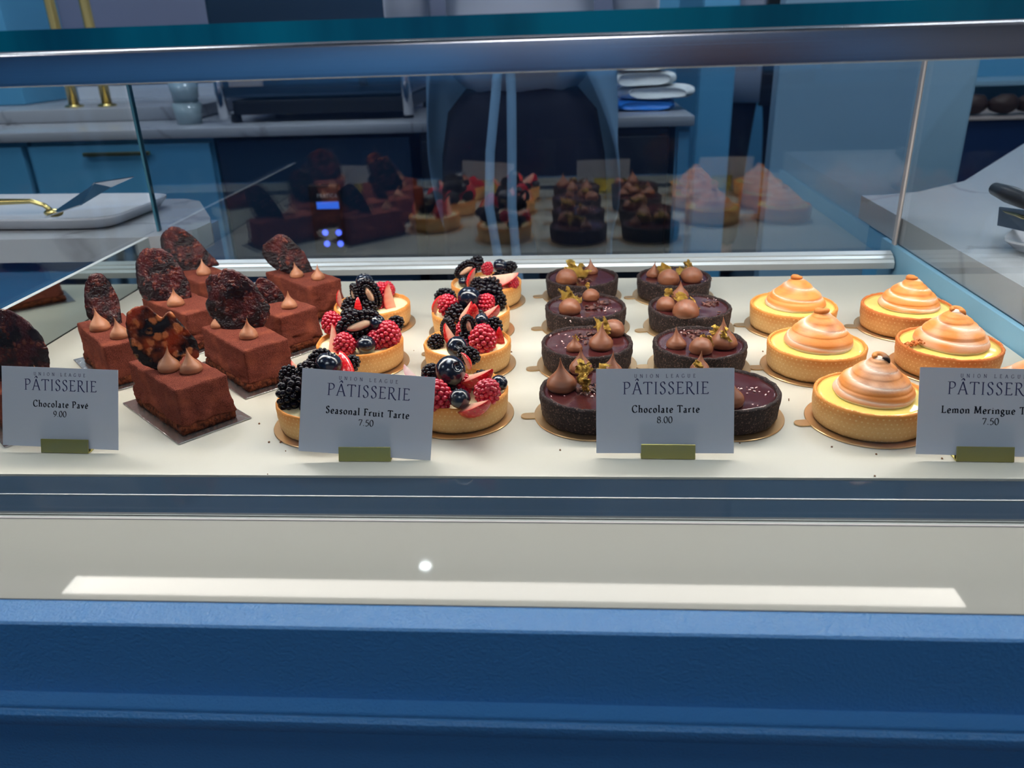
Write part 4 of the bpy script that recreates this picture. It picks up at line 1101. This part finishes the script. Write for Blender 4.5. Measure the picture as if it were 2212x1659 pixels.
# serving tongs at the right
t = thing('serving_tongs', 'steel serving tongs with a dark handle lying on the white platter at the right', 'tongs', (.47, .87, .885))
h0 = ony(2150, 408, .86); h1 = ony(2212, 432, .80); h2 = ony(2330, 470, .74)
mb = MB().tube([L(h0-(h1-h0)*.10), L(h0), L(h0.lerp(h1, .5)), L(h1), L(h2)], [.002, .0065, .0085, .0080, .0075], 16)
link('handle', mb.mesh('handle', M['black']), t)
g0 = ony(2158, 448, .86); g1 = ony(2212, 455, .81); g2 = ony(2300, 475, .76)
g3 = ony(2154, 487, .86); g4 = ony(2212, 500, .81); g5 = ony(2300, 515, .76)
v = [L(p) for p in (g0, g1, g2, g5, g4, g3)]; off = Vector((.002, .004, 0))
v2 = v+[p+off for p in v]
f = [(0, 1, 4, 5), (1, 2, 3, 4), (6, 11, 10, 7), (7, 10, 9, 8)]+[(i, i+6, (i+1) % 6+6, (i+1) % 6) for i in range(6)]
link('blade', MB().add(v2, f).mesh('blade', M['machine'], False), t)
mb = MB().tube([L(ony(2168, 454, .855)), L(ony(2212, 470, .81)), L(ony(2290, 490, .76))], .0022, 8)
link('brass_rim', mb.mesh('brass_rim', M['brass']), t)

# ------------------------------------------------------------------ working wall behind the case
Yw = 1.95
me = MB().bbox(-2.6, .300, Yw, 2.60, .866, .890, .006, 2).mesh('back_worktop', M['marble'])
tag(link('back_worktop', autosmooth(me)), 'long marble worktop behind the case carrying the coffee machine', 'worktop')
me = MB().bbox(-2.6, -.98, 2.17, 2.60, .8905, .925, .005, 2).mesh('tap_ledge', M['marble'])
tag(link('tap_ledge', autosmooth(me)), 'raised marble ledge under the two brass taps', 'ledge')
def cabinet(x0, x1, m, label, doors=1, handle=True, name='base_cabinet', top=.8655):
    t = thing(name, label, 'cabinet', ((x0+x1)/2, Yw+.3, 0))
    w = (x1-x0)/2
    link('cabinet_body', MB().box(-w, w, -.26, .28, .0, top).mesh('cabinet_body', M[m], False), t)
    dw = 2*w/doors
    for i in range(doors):
        a = -w+i*dw
        dr = link('drawer', MB().bbox(a+.004, a+dw-.004, -.282, -.2605, .10, top-.012, .002).mesh('drawer', M[m], False), t)
        if handle:
            mb = MB().bbox(a+dw*.5-.085, a+dw*.5+.085, -.300, -.290, top-.037, top-.027, .002)
            mb.box(a+dw*.5-.078, a+dw*.5-.072, -.291, -.281, top-.035, top-.029).box(a+dw*.5+.072, a+dw*.5+.078, -.291, -.281, top-.035, top-.029)
            link('handle', mb.mesh('handle', M['brass'], False), dr)
    return t
cabinet(-1.335, -.865, 'blue2', 'blue drawer unit with a long brass handle under the brass taps')
cabinet(-1.90, -1.345, 'blue2', 'blue drawer unit at the far left under the marble worktop')
t = cabinet(.262, .296, 'blue2', 'narrow blue end panel closing the marble worktop', 1, False, 'end_panel')
# oven under the worktop
t = thing('oven', 'dark built-in oven with a blue display and four glowing blue buttons', 'oven', (-.60, Yw+.3, 0))
link('oven_body', MB().bbox(-.255, .225, -.27, .28, .0, .855, .004).mesh('oven_body', M['machine'], False), t)
link('glass_door', MB().bbox(-.24, .205, -.285, -.2705, .14, .50, .004).mesh('glass_door', M['navy'], False), t)
c0 = ony(665, 400, Yw+.01); c1 = ony(750, 545, Yw+.01)
ox, oy = .60, -(Yw+.3)
pn = link('control_panel', MB().bbox(c0.x+ox, c1.x+ox-.004, -.296, -.271, c1.z, c0.z, .003).mesh('control_panel', M['black'], False), t, label='black control panel with lit display')
a = ony(683, 437, Yw); b = ony(732, 451, Yw)
link('display', MB().box(a.x+ox, b.x+ox, -.2990, -.2965, b.z, a.z).mesh('display', M['lcd'], False), pn)
for px, py in ((702, 503), (731, 503), (706, 527), (735, 527)):
    q = ony(px, py, Yw)
    T = Matrix.Translation((q.x+ox, -.2965, q.z)) @ Matrix.Rotation(PI/2, 4, 'X')
    link('button', MB().lathe([(.0075, 0), (.0075, .002), (.001, .003)], 20, T=T).mesh('button', M['button'], False), pn)
a = ony(706, 427, Yw)
tb = MB(); text(tb, 'PRATICA', a.x+ox, a.z, .0085, .050, .14, .12, 0, -.2969)
link('lettering', tb.mesh('lettering', M['white'], False), pn)
# dark fridge under the worktop
t = thing('undercounter_fridge', 'dark glass-fronted fridge under the right end of the marble worktop', 'fridge', (-.05, Yw+.3, 0))
link('fridge_body', MB().bbox(-.305, .30, -.25, .28, .0, .860, .004).mesh('fridge_body', M['black'], False), t)
for s in (-1, 1):
    dr = link('door', MB().bbox(s*.15-.146, s*.15+.146, -.275, -.2505, .10, .845, .004).mesh('door', M['darkmetal'], False), t)
    link('handle', MB().tube([(s*.02+.0, -.30, .45), (s*.02, -.30, .75)], .006, 8).mesh('handle', M['steel']), dr)
# coffee machine
t = thing('coffee_machine', 'wide steel coffee machine standing on the marble worktop', 'coffee machine', (-.585, 2.18, .8905))
link('machine_body', MB().bbox(-.265, .215, -.145, .24, .058, .36, .012, 3).mesh('machine_body', M['machine'], True), t)
link('drip_tray', MB().bbox(-.24, .20, -.135, .22, .018, .052, .003).mesh('drip_tray', M['darkmetal'], False), t)
link('name_plate', MB().bbox(-.235, -.150, -.151, -.1455, .085, .112, .001).mesh('name_plate', M['beige'], False), t)
link('dial', MB().bbox(.09, .11, -.16, -.1455, .080, .105, .004).mesh('dial', M['black'], False), t)
for sx in (-1, 1):
    for sy in (-1, 1):
        link('foot', MB().lathe([(.014, 0), (.012, .02)], 16, T=Matrix.Translation((-.025+sx*.22, .04+sy*.15, 0))).mesh('foot', M['darkmetal']), t)
for s, x in ((0, -.263), (1, .195)):
    link('steam_wand', MB().tube([(x, -.150, .16), (x+.008, -.165, .10), (x+.014, -.175, .012)], [.011, .011, .013], 12).mesh('steam_wand', M['steel']), t)
# jar and taps
def tap(px, label):
    b = ony(px, 250, 2.23); b.z = .9255
    t = thing('brass_tap', label, 'tap', b, 'brass taps')
    link('tap_base', MB().lathe([(.024, 0), (.024, .004), (.014, .008)], 24).mesh('tap_base', M['brass']), t)
    link('tap_column', MB().lathe([(.0135, .008), (.0130, .48), (.016, .482), (.016, .50), (.010, .51)], 20).mesh('tap_column', M['brass']), t)
    link('spout', MB().tube([(0, 0, .42), (0, -.04, .46), (0, -.09, .462), (0, -.115, .435)], .008, 12).mesh('spout', M['brass']), t)
tap(166, 'slim brass tap on the marble ledge, nearer the left edge of the room')
tap(237, 'slim brass tap on the marble ledge, nearer the coffee machine')
b = ony(405, 254, 2.05)
t = thing('glass_stack', 'stack of clear drinking glasses beside the coffee machine', 'glasses', (b.x, 2.06, .8905))
for i in range(3):
    link('glass', MB().lathe([(.030, i*.052), (.036, i*.052+.05), (.0345, i*.052+.05), (.029, i*.052+.004)], 24).mesh('glass', M['clearjar']), t)
# backsplash things seen between the taps
me = MB().box(-1.52, -.98, 2.56, 2.60, .925, .96).box(-1.5, -.98, 2.56, 2.60, 1.0, 1.03).mesh('shelf_rack', M['ceil'], False)
tag(link('shelf_rack', me), 'pale slatted rack standing on the ledge behind the taps', 'rack')
me = MB().bbox(-2.0, -1.56, 2.35, 2.60, .925, 1.7, .01).mesh('wall_cabinet', M['blue2'])
tag(link('wall_cabinet', autosmooth(me)), 'light blue cabinet standing on the ledge left of the brass taps', 'cabinet')
me = MB().bbox(-1.55, .20, 2.605, 2.66, .0, 2.4, .004).mesh('wall_panel', M['wallgrey'], False)
struct('wall_partition', me)
# folded cloths and blue bag
def towel(px, py, y, w, h, d, name, label, m, grp, z0, dx=0):
    mb = MB(); T = None
    b = ony(px, py, y)
    N = 20; v = []; f = []; L_ = 10
    prof = []
    for i in range(N):
        a = 2*PI*i/N; c, s = math.cos(a), math.sin(a)
        prof.append((math.copysign(abs(c)**.5, c)*w/2, math.copysign(abs(s)**.75, s)*h/2))
    for k in range(L_+1):
        yy = -d/2+d*k/L_; e = 1-.25*abs(2*k/L_-1)**4
        for (x, z) in prof:
            n = noise.noise(Vector((x*14+px, yy*14, z*20)))*.007
            v.append((x*e+n, yy, z*e+h/2+n*.6))
    for k in range(L_):
        for i in range(N): f.append((k*N+i, k*N+(i+1) % N, (k+1)*N+(i+1) % N, (k+1)*N+i))
    f.append(tuple(range(N))); f.append(tuple(L_*N+i for i in range(N))[::-1])
    o = link(name, mb.add(v, f).mesh(name, M[m]), None, (b.x, y, z0))
    return tag(o, label, 'cloth' if m == 'cloth' else 'bag', grp)
zz = .8903
towel(1390, 228, 2.14, .155, .026, .15, 'blue_bag', 'flat bright blue bag under the folded white cloths', 'clothblue', None, zz)
towel(1312, 228, 2.12, .05, .030, .10, 'blue_bag', 'small light blue pouch beside the pile of white cloths', 'clothblue', None, zz)
for i, (px, w, dz, h, lab) in enumerate(((1415, .19, .0265, .030, 'bottommost of the folded white cloths, lying on the blue bag'), (1385, .165, .057, .034, 'second folded white cloth up in the pile on the blue bag'), (1378, .15, .0915, .034, 'third folded white cloth up in the pile on the blue bag'), (1370, .14, .126, .032, 'topmost folded white cloth in the pile on the blue bag'))):
    towel(px, 200, 2.14, w, h, .14, 'folded_cloth', lab, 'cloth', 'folded white cloths', zz+dz)

# pale blue column and things to its right
me = MB().bbox(.398, .760, 1.62, 1.665, 0, 2.69, .006).mesh('trim_3', M['paleblue'], False)
struct('trim_3', me)
t = thing('tall_cabinet', 'tall bright blue cabinet between the worktop end and the pale column', 'cabinet', (.47, 2.85, 0))
link('cabinet_body', MB().bbox(-.04, .08, -.05, .5, 0, 2.3, .004).mesh('cabinet_body', M['blue2'], False), t)
link('door', MB().bbox(-.035, .075, -.065, -.0505, .1, 2.2, .003).mesh('door', M['blue2'], False), t)
t = thing('side_cabinet', 'navy cabinet with a pale shelf of dark rolls, far right', 'cabinet', (1.45, 2.85, 0))
link('cabinet_body', MB().bbox(-.5, .6, -.25, .25, 0, .79, .004).mesh('cabinet_body', M['navy'], False), t)
link('top_board', MB().bbox(-.5, .6, -.26, .25, .7905, .797, .002).mesh('top_board', M['beige'], False), t)
link('back_board', MB().bbox(-.5, .6, .20, .25, .798, 1.6, .004).mesh('back_board', M['blue2'], False), t)
link('shelf', MB().bbox(-.5, .6, .0, .199, .868, .884, .002).mesh('shelf', M['paleblue'], False), t)
for i in range(7):
    o = link('bread_roll', MB().ico((0, 0, 0), .036, 3, sc=(1.25, .9, .8), nz=.15).mesh('bread_roll', M['roll']), None, (1.0+i*.085, 2.66+.01*(i % 2), .831))
    tag(o, 'dark round bread roll in the row on the navy cabinet', 'bread roll', 'dark rolls on the navy cabinet')

# ------------------------------------------------------------------ people
def skin_mesh(name, nodes_, edges, m, root=0, lvl=1):
    me = bpy.data.meshes.new(name)
    me.from_pydata([n[:3] for n in nodes_], edges, [])
    me.materials.append(m)
    o = bpy.data.objects.new(name, me); COL.objects.link(o)
    md = o.modifiers.new('skin', 'SKIN'); md.use_smooth_shade = True
    for i, n in enumerate(nodes_):
        rr = n[3]; o.data.skin_vertices[0].data[i].radius = rr if isinstance(rr, tuple) else (rr, rr)
    o.data.skin_vertices[0].data[root].use_root = True
    if lvl:
        s = o.modifiers.new('sub', 'SUBSURF'); s.levels = lvl; s.render_levels = lvl
    return o
def person(loc, yaw, label, kind):
    t = thing('person', label, 'person', loc); t.rotation_euler = (0, 0, yaw)   # faces +y
    N = [(0, 0, .93, (.07, .055)), (0, 0, 1.06, (.085, .06)), (0, .005, 1.22, (.120, .08)), (0, 0, 1.36, (.130, .075)), (0, 0, 1.44, (.06, .055)), (0, .01, 1.49, .048), (0, .02, 1.56, (.070, .082)), (0, .02, 1.65, (.062, .075))]
    E = [(i, i+1) for i in range(7)]
    for s in (-1, 1):
        b = len(N); N += [(s*.09, 0, .85, .055), (s*.10, .01, .65, .050), (s*.10, .0, .48, .045), (s*.10, -.01, .30, .052), (s*.10, -.02, .09, .038), (s*.105, .06, .045, .035), (s*.11, .16, .035, .030)]
        E += [(0, b)]+[(b+i, b+i+1) for i in range(6)]
        b = len(N); N += [(s*.17, 0, 1.38, .050), (s*.21, .0, 1.22, .043), (s*.225, .03, 1.08, .036), (s*.20, .14, 1.02, .031), (s*.16, .24, 1.02, .024), (s*.15, .28, 1.02, (.030, .016))]
        E += [(3, b)]+[(b+i, b+i+1) for i in range(5)]
        h = b+5
        for k, (dx, ln) in enumerate(((-.022, .062), (-.008, .072), (.006, .068), (.020, .052))):
            q = len(N); N += [(s*.15+dx, .31, 1.018, .0095), (s*.15+dx*1.15, .31+ln*.55, 1.006, .0085), (s*.15+dx*1.2, .31+ln, .985, .0075)]
            E += [(h, q), (q, q+1), (q+1, q+2)]
        q = len(N); N += [(s*.15-s*.034, .275, 1.012, .011), (s*.15-s*.046, .305, 1.0, .009)]; E += [(b+4, q), (q, q+1)]
    o = skin_mesh('body', N, E, M['skin']); o.parent = t
    # hair and face
    mb = MB().ico((0, .005, 1.60), .118, 3, sc=(.82, .95, 1.08), nz=.08)
    v, f = [p for p in mb.v], mb.f
    keep = [q for q in f if not all(v[i].y > .045 and v[i].z < 1.655 for i in q) and not all(v[i].z < 1.50 for i in q)]
    link('hair', mesh_from('hair', v, keep, M['hair']), t)
    fb = MB()
    for s in (-1, 1): fb.ico((s*.031, .098, 1.60), .010, 2, 0)
    link('eyes', fb.mesh('eyes', M['black']), t)
    link('nose', MB().ico((0, .108, 1.575), .014, 2, sc=(.7, .9, 1.3)).mesh('nose', M['skin']), t)
    link('mouth', MB().ico((0, .096, 1.54), .020, 2, sc=(1, .35, .3)).mesh('mouth', M['raspberry']), t)
    for s in (-1, 1): link('ear', MB().ico((s*.085, .015, 1.59), .026, 2, sc=(.35, .7, 1.1)).mesh('ear', M['skin']), t)
    # trousers
    wd = 1.0 if kind == 'apron' else .95
    N = [(0, 0, 1.03, (.140*wd, .105)), (0, 0, .90, (.165*wd, .125))]; E = [(0, 1)]
    for s in (-1, 1):
        b = len(N); N += [(s*.092*wd, 0, .82, .094*wd), (s*.10*wd, .01, .65, .082*wd), (s*.10*wd, 0, .48, .068*wd), (s*.10*wd, -.01, .30, .062*wd), (s*.10*wd, -.015, .10, .058*wd)]
        E += [(1, b)]+[(b+i, b+i+1) for i in range(4)]
    o = skin_mesh('trousers', N, E, M['denim']); o.parent = t
    for s in (-1, 1): link('shoe', MB().ico((s*.105, .06, .045), .05, 3, sc=(.95, 2.6, .85)).mesh('shoe', M['black']), t)
    lo = .950 if kind == 'apron' else .90
    N = [(0, 0, lo, (.172*wd, .126)), (0, 0, 1.06, (.145*wd, .105)), (0, 0, 1.22, (.158, .11)), (0, 0, 1.36, (.162, .10)), (0, 0, 1.43, (.075, .07))]; E = [(0, 1), (1, 2), (2, 3), (3, 4)]
    for s in (-1, 1):
        b = len(N); N += [(s*.17, 0, 1.38, .062), (s*.21, .0, 1.22, .054), (s*.225, .03, 1.08, .046), (s*.203, .13, 1.02, .040)]
        E += [(3, b)]+[(b+i, b+i+1) for i in range(3)]
    o = skin_mesh('shirt' if kind == 'apron' else 'jacket', N, E, M['shirt']); o.parent = t
    return t
P1 = person((-.085, 1.66, 0), R(0), 'person with their back turned in dark trousers and a blue-grey apron', 'apron')
# apron: wraps the front and both sides, open at the back, edges drawn as a swept sheet
v = []; f = []; nz, na = 22, 30
for k in range(nz):
    u = k/(nz-1); z = 1.07-u*.62
    # half-angle left open at the back grows below the waist
    lft = R(58+62*min(1, u*1.5)); rgt = R(36+76*min(1, max(0, u-.05)*1.7))
    rx = .182+.030*u; ry = .14+.03*u
    for i in range(na):
        a = -PI/2+lft*0+(-PI/2*0)
        th = (-PI/2-lft)+(-(2*PI-lft-rgt))*i/(na-1)
        w = 1+.03*math.sin(i*1.3+u*5)*u
        v.append(Vector((math.cos(th)*rx*w, math.sin(th)*ry*w, z)))
for k in range(nz-1):
    for i in range(na-1): f.append((k*na+i, k*na+i+1, (k+1)*na+i+1, (k+1)*na+i))
ap = link('apron', MB().add(v, f).mesh('apron', M['apron']), P1)
sd = ap.modifiers.new('cloth', 'SOLIDIFY'); sd.thickness = .003
def ribbon(pts, w):
    v = []; f = []
    for (x, y, z) in pts: v += [(x-w, y, z), (x+w, y, z), (x+w, y+.003, z), (x-w, y+.003, z)]
    for i in range(len(pts)-1):
        for a, b in ((0, 1), (1, 2), (2, 3), (3, 0)): f.append((i*4+a, i*4+b, i*4+4+b, i*4+4+a))
    return MB().add(v, f)
link('apron_string', ribbon([(-.03, -.150, 1.05), (-.038, -.158, .98), (-.052, -.160, .88), (-.058, -.160, .78), (-.045, -.158, .68), (-.035, -.156, .56)], .0085).mesh('apron_string', M['apron']), P1)
link('apron_string', ribbon([(-.012, -.152, 1.05), (-.010, -.160, .98), (-.012, -.162, .88), (-.015, -.162, .78), (-.008, -.160, .66), (.004, -.158, .56)], .0085).mesh('apron_string', M['apron']), P1)
link('apron_knot', MB().ico((-.020, -.150, 1.055), .02, 2, sc=(1.4, .5, .7), nz=.3).mesh('apron_knot', M['apron']), P1)
link('waist_band', MB().lathe([(.183, 1.04), (.184, 1.065)], 40, T=Matrix.Scale(.78, 4, (0, 1, 0)), close=False).mesh('waist_band', M['apron']), P1)
q = ony(1640, 225, 3.8)
P2 = person((q.x, 3.8, 0), PI, 'person in a white open jacket and black trousers, standing at the far back', 'jacket')
TS = Matrix.Scale(.70, 4, (0, 1, 0))
link('jacket_skirt', MB().lathe([(.150, 1.12), (.168, 1.0), (.182, .88), (.186, .765), (.178, .765), (.172, .88), (.158, 1.0), (.140, 1.12)], 40, T=TS, close=False).mesh('jacket_skirt', M['shirt']), P2)
link('dark_vest', MB().bbox(-.030, .030, .10, .138, .75, 1.42, .006).mesh('dark_vest', M['black'], False), P2)

# ------------------------------------------------------------------ view and world
W = bpy.data.worlds.new('world'); C.world = W; W.use_nodes = True
W.node_tree.nodes['Background'].inputs[0].default_value = (.25, .35, .5, 1)
W.node_tree.nodes['Background'].inputs[1].default_value = .1
C.view_settings.view_transform = 'Standard'; C.view_settings.look = 'None'
C.view_settings.gamma = 1; C.view_settings.exposure = 0
C.view_settings.use_curve_mapping = False
cy = C.cycles
cy.max_bounces = 10; cy.diffuse_bounces = 3; cy.glossy_bounces = 4; cy.transparent_max_bounces = 24; cy.transmission_bounces = 4
cy.caustics_reflective = False; cy.caustics_refractive = False
cy.sample_clamp_indirect = 4
